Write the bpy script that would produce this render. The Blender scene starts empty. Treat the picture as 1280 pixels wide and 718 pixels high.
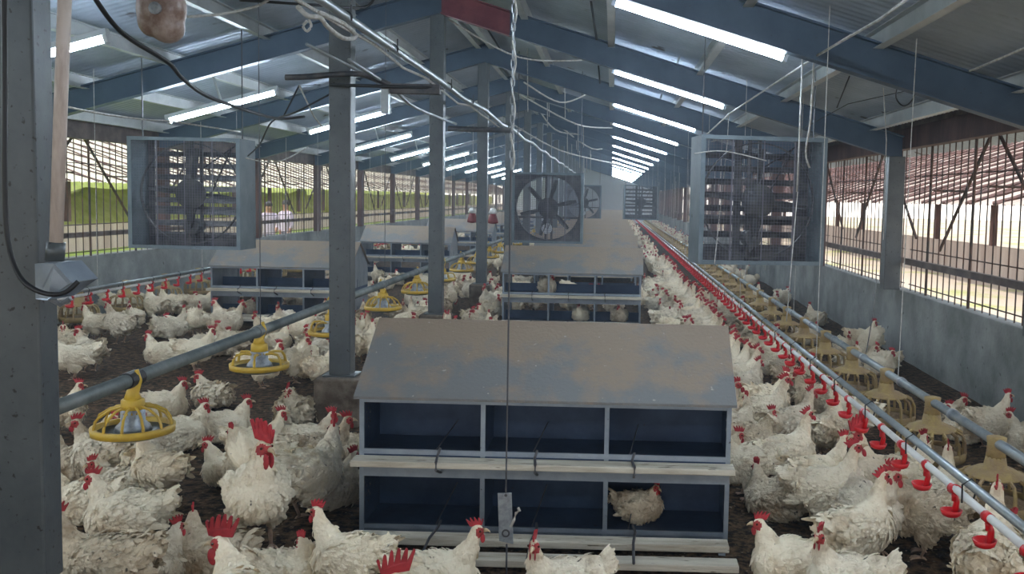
import bpy, bmesh, math, random
from mathutils import Vector, Matrix, noise
C = bpy.context.scene.collection
PI = math.pi
rnd = random.Random(7)

# ---------------------------------------------------------------- camera
F_PX, VPX, VPY, PRX, PRY, ROLL, CAM_H = 1150.0, 765.0, 248.0, 765.0, 333.0, 0.022, 1.58
def camera_axes():
    yc = Vector((VPX-PRX, PRY-VPY, -F_PX)).normalized()            # world +Y seen by the camera
    t = ((VPX-PRX)*math.sin(ROLL) + (PRY-VPY)*math.cos(ROLL))/F_PX
    zc = Vector((math.sin(ROLL), math.cos(ROLL), t)).normalized()  # world up
    xc = yc.cross(zc).normalized()
    return xc, yc, zc
XC, YC, ZC = camera_axes()
R = Matrix((XC, YC, ZC))          # rows: world axes in camera space -> camera to world
cam_d = bpy.data.cameras.new('camera'); cam = bpy.data.objects.new('camera', cam_d); C.objects.link(cam)
cam_d.sensor_width = 36; cam_d.lens = F_PX/1280*36; cam_d.shift_x = -(PRX-640)/1280; cam_d.shift_y = -(359-PRY)/1280
cam_d.clip_start = 0.05; cam_d.clip_end = 500
cam.matrix_world = Matrix.Translation((0, 0, CAM_H)) @ R.to_4x4()
bpy.context.scene.camera = cam
def ray(px, py):
    return R @ Vector((px-PRX, PRY-py, -F_PX))
def at_z(px, py, z=0.0):          # point of the plane z seen at a pixel
    d = ray(px, py); s = (z-CAM_H)/d.z
    return Vector((d.x*s, d.y*s, z))
def at_y(px, py, y):              # point at the depth y seen at a pixel
    d = ray(px, py); s = y/d.y
    return Vector((d.x*s, y, CAM_H+d.z*s))

# ---------------------------------------------------------------- world, sun, exposure
sc = bpy.context.scene
sc.view_settings.view_transform = 'Standard'; sc.view_settings.look = 'None'
sc.view_settings.gamma = 1; sc.view_settings.use_curve_mapping = False
EXPOSURE = 1.45
TUBE = 55.0
SKY = 1.15
sc.view_settings.exposure = EXPOSURE
cy = sc.cycles
cy.max_bounces = 7; cy.diffuse_bounces = 4; cy.glossy_bounces = 3; cy.transmission_bounces = 4
cy.transparent_max_bounces = 6; cy.sample_clamp_indirect = 6.0
cy.use_denoising = True
w = bpy.data.worlds.new('sky'); sc.world = w; w.use_nodes = True
nt = w.node_tree; bg = nt.nodes['Background']
tc = nt.nodes.new('ShaderNodeTexCoord'); sep = nt.nodes.new('ShaderNodeSeparateXYZ'); cr = nt.nodes.new('ShaderNodeValToRGB')
nt.links.new(tc.outputs['Generated'], sep.inputs[0]); nt.links.new(sep.outputs['Z'], cr.inputs[0])
cr.color_ramp.elements[0].position = 0.0; cr.color_ramp.elements[0].color = (1.0, 0.95, 0.88, 1)
cr.color_ramp.elements[1].position = 0.6; cr.color_ramp.elements[1].color = (0.70, 0.78, 0.90, 1)
nt.links.new(cr.outputs[0], bg.inputs[0]); bg.inputs[1].default_value = SKY
sun_d = bpy.data.lights.new('sun', 'SUN'); sun = bpy.data.objects.new('sun', sun_d); C.objects.link(sun)
sun_d.energy = 1.3; sun_d.angle = 0.02; sun_d.color = (1.0, 0.94, 0.84)
sun.rotation_euler = (math.radians(14), math.radians(-12), 0)

# ---------------------------------------------------------------- materials
def mat(name, col, rough=0.6, metal=0.0, col2=None, scale=6.0, fac=(0.42, 0.62), bump=0.0, bscale=40.0,
        spots=None, emit=None, estr=0.0, rand=0.0, spec=0.5, stretch=None, mid=None):
    m = bpy.data.materials.new(name); m.use_nodes = True
    n = m.node_tree.nodes; l = m.node_tree.links; b = n['Principled BSDF']
    b.inputs['Roughness'].default_value = rough; b.inputs['Metallic'].default_value = metal
    b.inputs['Specular IOR Level'].default_value = spec
    b.inputs['Base Color'].default_value = (*col, 1)
    tc = n.new('ShaderNodeTexCoord'); src = tc.outputs['Object']
    if stretch:
        mp = n.new('ShaderNodeMapping'); mp.inputs['Scale'].default_value = stretch
        l.new(src, mp.inputs[0]); src = mp.outputs[0]
    last = None
    if col2:
        t = n.new('ShaderNodeTexNoise'); t.inputs['Scale'].default_value = scale; t.inputs['Detail'].default_value = 6
        t.inputs['Roughness'].default_value = 0.65
        l.new(src, t.inputs['Vector'])
        r = n.new('ShaderNodeValToRGB'); e = r.color_ramp.elements
        e[0].position, e[1].position = fac; e[0].color = (*col, 1); e[1].color = (*col2, 1)
        if mid: k = e.new((fac[0]+fac[1])/2); k.color = (*mid, 1)
        l.new(t.outputs['Fac'], r.inputs[0]); last = r.outputs[0]
    if spots:                                    # (colour, scale, amount): specks of dirt
        t = n.new('ShaderNodeTexNoise'); t.inputs['Scale'].default_value = spots[1]; t.inputs['Detail'].default_value = 3
        l.new(src, t.inputs['Vector'])
        r = n.new('ShaderNodeMapRange'); r.inputs[1].default_value = spots[2]; r.inputs[2].default_value = spots[2]+0.05
        l.new(t.outputs['Fac'], r.inputs[0])
        x = n.new('ShaderNodeMixRGB'); x.inputs[2].default_value = (*spots[0], 1)
        if last: l.new(last, x.inputs[1])
        else: x.inputs[1].default_value = (*col, 1)
        l.new(r.outputs[0], x.inputs[0]); last = x.outputs[0]
    if rand:                                     # each bird a little different
        oi = n.new('ShaderNodeObjectInfo'); hs = n.new('ShaderNodeHueSaturation')
        mr = n.new('ShaderNodeMapRange'); mr.inputs[3].default_value = 1-rand; mr.inputs[4].default_value = 1+rand*0.6
        l.new(oi.outputs['Random'], mr.inputs[0]); l.new(mr.outputs[0], hs.inputs['Value'])
        if last: l.new(last, hs.inputs['Color'])
        else: hs.inputs['Color'].default_value = (*col, 1)
        last = hs.outputs[0]
    if last: l.new(last, b.inputs['Base Color'])
    if bump:
        t = n.new('ShaderNodeTexNoise'); t.inputs['Scale'].default_value = bscale; t.inputs['Detail'].default_value = 5
        l.new(src, t.inputs['Vector'])
        bp = n.new('ShaderNodeBump'); bp.inputs['Strength'].default_value = bump; bp.inputs['Distance'].default_value = 0.02
        l.new(t.outputs['Fac'], bp.inputs['Height']); l.new(bp.outputs[0], b.inputs['Normal'])
    if emit:
        b.inputs['Emission Color'].default_value = (*emit, 1); b.inputs['Emission Strength'].default_value = estr
    return m
M = {}
M['litter'] = mat('litter', (0.011, 0.007, 0.004), 0.95, 0, (0.16, 0.095, 0.050), 20, (0.42, 0.66), 1.0, 45, spots=((0.26, 0.20, 0.14), 38, 0.66), spec=0.2)
M['concrete'] = mat('concrete', (0.16, 0.17, 0.16), 0.9, 0, (0.34, 0.35, 0.34), 1.6, (0.35, 0.65), 0.25, 30, spots=((0.09, 0.085, 0.08), 14, 0.68), spec=0.2)
M['plinth'] = mat('plinth_concrete', (0.10, 0.075, 0.055), 0.95, 0, (0.24, 0.20, 0.16), 7, (0.4, 0.65), 0.4, 30, spec=0.2)
M['steel_blue'] = mat('painted_steel_blue', (0.028, 0.056, 0.098), 0.5, 0.1, (0.055, 0.092, 0.145), 3, (0.3, 0.7), 0.05, 20, spots=((0.03, 0.03, 0.03), 45, 0.70))
M['column'] = mat('painted_column_grey', (0.050, 0.060, 0.068), 0.42, 0.1, (0.105, 0.118, 0.122), 3, (0.3, 0.7), 0.08, 20, spots=((0.02, 0.018, 0.016), 42, 0.64))
M['red_steel'] = mat('red_primer_steel', (0.16, 0.022, 0.035), 0.6, 0.1, (0.22, 0.05, 0.06), 5)
M['purlin'] = mat('galvanised_purlin', (0.46, 0.49, 0.50), 0.5, 0.15, (0.62, 0.64, 0.64), 4, (0.35, 0.7))
M['sheet'] = mat('roof_sheet', (0.31, 0.36, 0.43), 0.5, 0.15, (0.45, 0.51, 0.58), 0.9, (0.35, 0.65), spots=((0.12, 0.11, 0.11), 3, 0.68))
M['zinc'] = mat('dusty_zinc_roof', (0.185, 0.185, 0.185), 0.65, 0.12, (0.28, 0.215, 0.16), 3.2, (0.36, 0.52), 0.3, 60, spots=((0.42, 0.38, 0.33), 46, 0.70))
_n = M['zinc'].node_tree.nodes; _l = M['zinc'].node_tree.links        # the dust lies thickest along the top of the slope
_r = next(q for q in _n if q.type == 'VALTORGB'); _src = _r.inputs[0].links[0].from_socket
_t = _n.new('ShaderNodeTexCoord'); _s = _n.new('ShaderNodeSeparateXYZ'); _m = _n.new('ShaderNodeMath'); _m.operation = 'MULTIPLY_ADD'
_l.new(_t.outputs['Object'], _s.inputs[0]); _l.new(_s.outputs['Z'], _m.inputs[0]); _m.inputs[1].default_value = 0.9; _m.inputs[2].default_value = -0.79
_a = _n.new('ShaderNodeMath'); _l.new(_src, _a.inputs[0]); _l.new(_m.outputs[0], _a.inputs[1]); _l.new(_a.outputs[0], _r.inputs[0])
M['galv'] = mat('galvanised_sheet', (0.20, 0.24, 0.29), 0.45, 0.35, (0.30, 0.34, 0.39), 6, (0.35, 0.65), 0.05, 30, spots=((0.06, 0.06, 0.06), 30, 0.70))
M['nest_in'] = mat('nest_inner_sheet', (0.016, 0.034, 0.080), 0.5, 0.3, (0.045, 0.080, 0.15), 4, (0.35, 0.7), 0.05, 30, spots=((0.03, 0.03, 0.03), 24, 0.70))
M['perch'] = mat('pale_wood_perch', (0.34, 0.29, 0.22), 0.8, 0, (0.60, 0.55, 0.45), 5, (0.35, 0.6), 0.2, 40, spots=((0.10, 0.075, 0.05), 26, 0.66), stretch=(0.4, 3, 3))
M['pvc'] = mat('white_pvc', (0.72, 0.72, 0.70), 0.35, 0, (0.55, 0.53, 0.50), 5, (0.5, 0.7))
M['oldpvc'] = mat('pinkish_grimy_pvc', (0.66, 0.56, 0.50), 0.5, 0, (0.40, 0.30, 0.25), 7, (0.45, 0.75), stretch=(4, 4, 0.8))
M['pipe'] = mat('galvanised_pipe', (0.27, 0.31, 0.33), 0.38, 0.6, (0.40, 0.42, 0.42), 6, (0.4, 0.65))
M['feedpipe'] = mat('grey_feed_pipe', (0.12, 0.145, 0.145), 0.45, 0.3, (0.22, 0.24, 0.235), 5, (0.4, 0.65))
M['red'] = mat('red_drinker_plastic', (0.62, 0.012, 0.018), 0.35)
M['bell'] = mat('dark_red_bell_plastic', (0.16, 0.012, 0.014), 0.5)
M['yellow'] = mat('yellow_plastic', (0.62, 0.40, 0.035), 0.4, 0, (0.45, 0.29, 0.05), 6, (0.45, 0.7))
M['dusty'] = mat('dusty_yellow_plastic', (0.42, 0.30, 0.10), 0.7, 0, (0.30, 0.20, 0.11), 12, (0.35, 0.65), 0.3, 60)
M['feed'] = mat('feed_meal', (0.20, 0.13, 0.07), 0.95, 0, (0.32, 0.23, 0.13), 60, bump=0.5, bscale=120)
M['fanbox'] = mat('fan_housing_paint', (0.10, 0.135, 0.16), 0.5, 0.15, (0.17, 0.21, 0.235), 4, (0.35, 0.7), spots=((0.08, 0.09, 0.10), 26, 0.70))
M['fandark'] = mat('fan_dark_metal', (0.045, 0.048, 0.055), 0.6, 0.3, (0.13, 0.12, 0.12), 8)
M['blade'] = mat('dusty_fan_blade', (0.055, 0.058, 0.065), 0.7, 0.1, (0.11, 0.105, 0.10), 6)
M['wire'] = mat('dark_wire', (0.09, 0.09, 0.10), 0.5, 0.5)
M['guard'] = mat('fan_guard_wire', (0.16, 0.155, 0.19), 0.6, 0.3)
M['bar'] = mat('rusty_bar', (0.045, 0.035, 0.03), 0.75, 0.2, (0.12, 0.06, 0.04), 5)
M['timber'] = mat('dark_red_timber', (0.060, 0.030, 0.026), 0.8, 0, (0.12, 0.06, 0.05), 5, stretch=(1, 1, 0.3))
M['rail'] = mat('brown_rail', (0.085, 0.06, 0.05), 0.8, 0, (0.16, 0.12, 0.10), 5)
M['rope'] = mat('pale_rope', (0.55, 0.54, 0.52), 0.9, 0, (0.36, 0.34, 0.30), 30)
M['cable'] = mat('black_cable', (0.015, 0.015, 0.017), 0.5)
M['tube'] = mat('lit_tube', (0.9, 0.95, 1), 0.5, emit=(0.72, 0.86, 1.0), estr=TUBE)
M['batten'] = mat('lamp_batten_white', (0.62, 0.65, 0.68), 0.5)
M['jug'] = mat('grimy_plastic_jug', (0.42, 0.33, 0.29), 0.35, 0, (0.20, 0.12, 0.09), 9, (0.42, 0.6))
M['plate'] = mat('scratched_zinc_plate', (0.34, 0.37, 0.40), 0.4, 0.5, (0.20, 0.22, 0.25), 25, (0.45, 0.65))
M['feather'] = mat('cream_feather', (0.93, 0.82, 0.63), 0.95, 0, (0.60, 0.43, 0.25), 5.5, (0.50, 0.76), 0.5, 60, spots=((0.16, 0.13, 0.10), 30, 0.71), rand=0.14, spec=0.12)
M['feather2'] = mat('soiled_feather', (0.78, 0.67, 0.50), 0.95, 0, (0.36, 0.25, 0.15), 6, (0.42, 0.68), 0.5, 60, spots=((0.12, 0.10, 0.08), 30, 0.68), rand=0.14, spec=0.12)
M['feather3'] = mat('grey_white_feather', (0.88, 0.79, 0.63), 0.95, 0, (0.52, 0.41, 0.28), 6, (0.42, 0.68), 0.5, 60, spots=((0.12, 0.10, 0.08), 30, 0.68), rand=0.14, spec=0.12)
M['skin'] = mat('red_face_skin', (0.50, 0.055, 0.05), 0.6, 0, (0.34, 0.03, 0.035), 60, bump=0.4, bscale=200, rand=0.2)
M['comb'] = mat('red_comb', (0.48, 0.030, 0.038), 0.6, 0, (0.34, 0.018, 0.03), 30, rand=0.22)
M['beak'] = mat('horn_beak', (0.55, 0.42, 0.26), 0.4)
M['eye'] = mat('amber_eye', (0.05, 0.02, 0.01), 0.1)
M['shank'] = mat('yellow_pink_shank', (0.52, 0.36, 0.25), 0.6, 0, (0.36, 0.24, 0.18), 30)
M['grass'] = mat('sunlit_grass', (0.22, 0.32, 0.05), 0.9, 0, (0.36, 0.42, 0.10), 0.6, (0.35, 0.65), spec=0.1)
M['earth'] = mat('pale_dry_earth', (0.44, 0.36, 0.28), 0.95, 0, (0.32, 0.33, 0.12), 0.35, (0.52, 0.62), spec=0.1)
M['farsheet'] = mat('pinkish_old_roof_sheet', (0.40, 0.33, 0.28), 0.8, 0, (0.28, 0.215, 0.18), 0.7, (0.4, 0.65), stretch=(0.4, 3, 0.4), spec=0.2)
M['leaf'] = mat('sunlit_leaf', (0.44, 0.50, 0.12), 0.9, 0, (0.70, 0.72, 0.30), 1.2, (0.35, 0.65), 1.0, 6, spec=0.1)
M['creamsheet'] = mat('cream_old_roof_sheet', (0.50, 0.48, 0.36), 0.8, 0, (0.36, 0.34, 0.25), 0.7, (0.4, 0.65), stretch=(0.4, 3, 0.4), spec=0.2)
M['shirt'] = mat('lilac_shirt', (0.45, 0.38, 0.48), 0.9)
M['trouser'] = mat('dark_trouser', (0.08, 0.08, 0.12), 0.9)
M['human'] = mat('brown_skin', (0.32, 0.17, 0.11), 0.6)
M['hair'] = mat('black_hair', (0.02, 0.016, 0.014), 0.7)

# ---------------------------------------------------------------- mesh helpers
def box(bm, x0, x1, y0, y1, z0, z1):
    v = [bm.verts.new((x, y, z)) for z in (z0, z1) for y in (y0, y1) for x in (x0, x1)]
    for f in ((0, 2, 3, 1), (4, 5, 7, 6), (0, 1, 5, 4), (2, 6, 7, 3), (0, 4, 6, 2), (1, 3, 7, 5)):
        bm.faces.new([v[i] for i in f])
    return v
def frame_of(d):
    d = d.normalized(); a = Vector((0, 0, 1)) if abs(d.z) < 0.9 else Vector((1, 0, 0))
    u = d.cross(a).normalized(); return u, d.cross(u).normalized()
def tube(bm, pts, r, n=8, cap=True, closed=False):
    pts = [Vector(p) for p in pts]; k = len(pts); rings = []
    for i, p in enumerate(pts):
        rr = r[i] if isinstance(r, (list, tuple)) else r
        if closed: d = pts[(i+1) % k]-pts[i-1]
        else: d = pts[min(i+1, k-1)]-pts[max(i-1, 0)]
        u, v = frame_of(d)
        rings.append([bm.verts.new(p+(u*math.cos(2*PI*j/n)+v*math.sin(2*PI*j/n))*rr) for j in range(n)])
    for i in range(k if closed else k-1):
        a, b = rings[i], rings[(i+1) % k]
        for j in range(n): bm.faces.new((a[j], a[(j+1) % n], b[(j+1) % n], b[j]))
    if cap and not closed: bm.faces.new(rings[0][::-1]); bm.faces.new(rings[-1])
def lathe(bm, prof, n=16, c=(0, 0, 0), cap=True):
    rings = [[bm.verts.new((c[0]+r*math.cos(2*PI*j/n), c[1]+r*math.sin(2*PI*j/n), c[2]+z)) for j in range(n)] for r, z in prof]
    for a, b in zip(rings, rings[1:]):
        for j in range(n): bm.faces.new((a[j], a[(j+1) % n], b[(j+1) % n], b[j]))
    if cap:
        bm.faces.new(rings[0][::-1]); bm.faces.new(rings[-1])
def ball(bm, c, r, n=10, m=7, rot=None):
    if not isinstance(r, (tuple, list)): r = (r, r, r)
    c = Vector(c); ring = []
    P = lambda x, y, z: bm.verts.new(c+((rot @ Vector((x*r[0], y*r[1], z*r[2]))) if rot else Vector((x*r[0], y*r[1], z*r[2]))))
    top, bot = P(0, 0, 1), P(0, 0, -1)
    for i in range(1, m):
        t = PI*i/m; ring.append([P(math.sin(t)*math.cos(2*PI*j/n), math.sin(t)*math.sin(2*PI*j/n), math.cos(t)) for j in range(n)])
    for j in range(n):
        bm.faces.new((top, ring[0][j], ring[0][(j+1) % n])); bm.faces.new((bot, ring[-1][(j+1) % n], ring[-1][j]))
    for a, b in zip(ring, ring[1:]):
        for j in range(n): bm.faces.new((a[j], b[j], b[(j+1) % n], a[(j+1) % n]))
def sheet_prism(bm, poly, axis, t0, t1):   # polygon (a,b) extruded along axis
    def P(a, b, t): return {'x': (t, a, b), 'y': (a, t, b), 'z': (a, b, t)}[axis]
    lo = [bm.verts.new(P(a, b, t0)) for a, b in poly]; hi = [bm.verts.new(P(a, b, t1)) for a, b in poly]
    bm.faces.new(lo[::-1]); bm.faces.new(hi)
    for i in range(len(poly)):
        j = (i+1) % len(poly); bm.faces.new((lo[i], lo[j], hi[j], hi[i]))
def obj(name, bm, m, parent=None, loc=None, rot=None, smooth=False, bevel=0.0):
    me = bpy.data.meshes.new(name)
    if isinstance(bm, bpy.types.Mesh): me = bm
    else:
        bmesh.ops.recalc_face_normals(bm, faces=bm.faces); bm.to_mesh(me); bm.free()
        me.materials.append(m)
        if smooth: me.polygons.foreach_set('use_smooth', [True]*len(me.polygons))
    o = bpy.data.objects.new(name, me); C.objects.link(o)
    if parent: o.parent = parent
    if loc is not None: o.location = loc
    if rot is not None: o.rotation_euler = rot
    if bevel:
        b = o.modifiers.new('bevel', 'BEVEL'); b.width = bevel; b.segments = 2; b.limit_method = 'ANGLE'
    return o
def tag(o, label, cat, group=None):
    o['label'] = label; o['category'] = cat
    if group: o['group'] = group
    return o
def struct(o, label=None):
    o['kind'] = 'structure'
    if label: o['label'] = label
    return o
def thing(name, label, cat, loc=(0, 0, 0), rz=0.0, group=None):
    o = bpy.data.objects.new(name, None); C.objects.link(o); o.location = loc; o.rotation_euler = (0, 0, rz)
    o.empty_display_size = 0.1
    return tag(o, label, cat, group)
def dup(root, loc, rz=None, label=None, group=None, scale=None):
    r = root.copy(); C.objects.link(r); r.location = loc
    if rz is not None: r.rotation_euler = (0, 0, rz)
    if label: r['label'] = label
    if group: r['group'] = group
    if scale: r.scale = (scale,)*3
    for ch in list(root.children):
        c = ch.copy(); C.objects.link(c); c.parent = r
        for g in ch.children:
            d = g.copy(); C.objects.link(d); d.parent = c
    return r
BM = bmesh.new
ORD = ['nearest', 'second', 'third', 'fourth', 'fifth', 'sixth', 'seventh', 'eighth', 'ninth', 'tenth', 'eleventh', 'twelfth',
       'thirteenth', 'fourteenth', 'fifteenth', 'sixteenth', 'seventeenth', 'eighteenth', 'nineteenth', 'twentieth']
TENS = ['', '', 'twenty', 'thirty', 'forty', 'fifty', 'sixty', 'seventy', 'eighty', 'ninety']
ONES = ['', 'first', 'second', 'third', 'fourth', 'fifth', 'sixth', 'seventh', 'eighth', 'ninth']
def ordinal(i):
    if i < 20: return ORD[i]
    n = i+1
    if n >= 100: return 'hundred and ' + ordinal(n-101) if n > 100 else 'hundredth'
    return TENS[n//10][:-1]+'ieth' if n % 10 == 0 else TENS[n//10]+'-'+ONES[n % 10]

# ================================================================ THE BARN SHELL
XL, XR, Y0, Y1, RX = -6.35, 3.0, -5.3, 60.0, -1.8
FR0, FRS = 2.81, 3.37                     # first frame's depth, spacing
SL = 0.29
def raf(x): return 3.42-SL*abs(x-RX)      # underside of the rafters
frames = [FR0+FRS*k for k in range(-2, 17)]
# floor: litter, gently heaped
bm = BM(); nx, ny = 60, 240
ys = [Y0+(Y1-Y0)*(j/ny)**1.25 for j in range(ny+1)]
vs = [[bm.verts.new((XL+(XR-XL)*i/nx, y, 0.022*noise.noise(Vector((XL+(XR-XL)*i/nx, y, 0))*1.1)+0.016*noise.noise(Vector(((XL+(XR-XL)*i/nx)*5, y*5, 3))))) for i in range(nx+1)] for y in ys]
for j in range(ny):
    for i in range(nx): bm.faces.new((vs[j][i], vs[j][i+1], vs[j+1][i+1], vs[j+1][i]))
struct(obj('floor', bm, M['litter'], smooth=True), 'dark brown deep litter floor')
# side walls
for nm, x0, x1, zt in (('wall_left', XL-0.15, XL, 0.74), ('wall_right', XR, XR+0.15, 0.70)):
    bm = BM(); box(bm, x0, x1, Y0, Y1, -0.4, zt); struct(obj(nm, bm, M['concrete'], bevel=0.01), 'low grey concrete side wall')
bm = BM(); sheet_prism(bm, [(XL-0.15, -0.4), (XR+0.15, -0.4), (XR+0.15, 2.3), (RX, 3.75), (XL-0.15, 2.25)], 'y', Y1, Y1+0.15)
struct(obj('wall_back', bm, M['batten']), 'pale end wall')
bm = BM(); sheet_prism(bm, [(XL-0.15, -0.4), (XL+0.7, -0.4), (XL+0.7, 2.1), (XR-0.7, 2.1), (XR-0.7, -0.4), (XR+0.15, -0.4), (XR+0.15, 2.3), (RX, 3.75), (XL-0.15, 2.25)], 'y', Y0-0.15, Y0)
struct(obj('wall_front', bm, M['batten']), 'unseen end wall behind the viewpoint, wide opening added to let daylight in')  # doorway added out of view so daylight fills the near birds' fronts
# roof sheets, corrugations running down the slope
bm = BM(); pitch = 0.105; n = int((Y1-Y0+0.6)/pitch*4)
for side, xe in ((-1, XL-0.75), (1, XR+0.75)):
    prev = None
    for i in range(n+1):
        y = Y0-0.3+i*pitch/4; dz = 0.016*math.sin(i*PI/2+0.4)
        row = [bm.verts.new((x, y, 3.80-SL*abs(x-RX)+dz)) for x in (RX, (RX+xe)/2, xe)]
        if prev:
            for k in range(2): bm.faces.new((prev[k], prev[k+1], row[k+1], row[k]))
        prev = row
struct(obj('ceiling', bm, M['sheet'], smooth=False), 'corrugated metal roof sheets seen from below')
# purlins: C channels running the whole barn
for off in (-4.45, -3.65, -2.77, -1.79, -0.9, -0.12, 0.12, 0.9, 1.79, 2.7, 3.57, 4.5):
    x = RX+off; z = raf(x)+0.25; s = 1 if off > 0 else -1; bm = BM()
    box(bm, x-0.004, x+0.004, Y0, Y1, z-0.03, z+0.105)
    box(bm, x-0.065 if s > 0 else x, x if s > 0 else x+0.065, Y0, Y1, z-0.03, z-0.024)
    box(bm, x-0.05 if s > 0 else x, x if s > 0 else x+0.05, Y0, Y1, z+0.099, z+0.105)
    struct(obj('purlin', bm, M['purlin']), 'pale roof purlin')
# rafters: I beams
def rafter_mesh(xa, xb):
    bm = BM(); za, zb = raf(xa), raf(xb)
    for w, d0, d1 in ((0.055, 0, 0.014), (0.005, 0.014, 0.236), (0.055, 0.236, 0.25)):
        vv = [bm.verts.new((x, y, z)) for x, z in ((xa, za+d0), (xb, zb+d0), (xb, zb+d1), (xa, za+d1)) for y in (-w, w)]
        for f in ((0, 2, 3, 1), (2, 4, 5, 3), (4, 6, 7, 5), (6, 0, 1, 7), (0, 6, 4, 2), (1, 3, 5, 7)): bm.faces.new([vv[i] for i in f])
    return bm
ra = obj('rafter', rafter_mesh(RX, XL+0.02), M['steel_blue'], loc=(0, frames[0], 0)); rb = obj('rafter', rafter_mesh(RX, XR-0.02), M['steel_blue'], loc=(0, frames[0], 0))
struct(ra, 'slate blue steel rafter of the left roof slope'); struct(rb, 'slate blue steel rafter of the right roof slope')
for y in frames[1:]:
    for r in (ra, rb): c = r.copy(); c.location.y = y; C.objects.link(c)
rc = obj('primer_patch', rafter_mesh(RX+0.02, RX+0.72), M['red_steel']); rc.scale = (1, 1.12, 1); rc.location = (0, FR0+2*FRS, -0.002); struct(rc, 'dull red primed end of a rafter at the ridge')
# middle columns on concrete plinths
col0 = None
for k in range(0, 17):
    y = FR0+FRS*k
    if col0 is None:
        bm = BM(); box(bm, -0.0725, 0.0725, 0, 0.13, 0.33, 3.44)
        col0 = obj('column', bm, M['column'], loc=(-1.8255, y, 0), bevel=0.008)
        bm = BM(); box(bm, -0.11, 0.11, -0.03, 0.16, 0.33, 0.342); bp = obj('base_plate', bm, M['column'], col0)
        bm = BM(); box(bm, -0.15, 0.15, -0.09, 0.22, -0.1, 0.33); pl = obj('plinth', bm, M['plinth'], col0, bevel=0.015)
        struct(col0, 'grey steel column in the ridge row')
    else:
        c = dup(col0, (-1.8255, y, 0))
col0.scale.y = 0.75
for ch in list(col0.children): ch.location.z = -0.06
# side posts and window bays
def post(x, y, w, d, m, lab, z0=0.70):
    bm = BM(); box(bm, x-w/2, x+w/2, y-d/2, y+d/2, z0, raf(x)+0.02); return struct(obj('post', bm, m, bevel=0.006), lab)
for i, y in enumerate(frames):
    post(XL+0.07, y, 0.12, 0.16, M['timber'], 'dark red post on the left wall', 0.74)
    post(XR-0.085, y, 0.17, 0.15, M['column'] if i < 5 else M['timber'], 'steel post on the right wall')
for nm, x0, x1, m in (('trim_1', XL-0.08, XL+0.02, 'rail'), ('trim_2', XR-0.02, XR+0.10, 'timber')):
    bm = BM(); box(bm, x0, x1, Y0, Y1, 2.15, 2.36); struct(obj(nm, bm, M[m]), 'eaves board above the barred openings')
    bm = BM(); box(bm, x0-0.01, x1+0.03, Y0, Y1, 2.36, 2.42); struct(obj('wall_plate', bm, M['rail']), 'eaves wall plate')
wn = 0; gr = {}
for side, x, zb in ((-1, XL-0.04, 0.74), (1, XR+0.05, 0.70)):
    for i in range(len(frames)-1):
        wn += 1; ya, yb = frames[i]+0.08, frames[i+1]-0.08; yc = (ya+yb)/2; L = yb-ya
        if side not in gr:
            bm = BM()
            for zz, h in ((1.0, 0.06),): box(bm, -0.025, 0.025, -L/2, L/2, zz-h/2, zz+h/2)
            e = obj('window_1', bm, M['rail'])
            bm = BM(); nb = 21
            for j in range(nb):
                yy = -L/2+L*(j+0.5)/nb; r = 0.006 if j % 7 != 3 else 0.013; le = rnd.uniform(-0.01, 0.01)
                tube(bm, [(0.03, yy, zb), (0.03, yy+le, 2.16)], r, 6, False)
            for zz in (zb+0.06, 1.12, 1.86): tube(bm, [(0.038, -L/2, zz), (0.038, L/2, zz+rnd.uniform(-0.01, 0.01))], 0.006, 6, False)
            g = obj('grille', bm, M['bar'], e); gr[side] = e
            e.name = 'window_%d' % wn; e.location = (x, yc, 0)
        else:
            e = dup(gr[side], (x, yc, 0)); e.name = 'window_%d' % wn
        struct(e, 'barred unglazed side opening with a brown rail')

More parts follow.
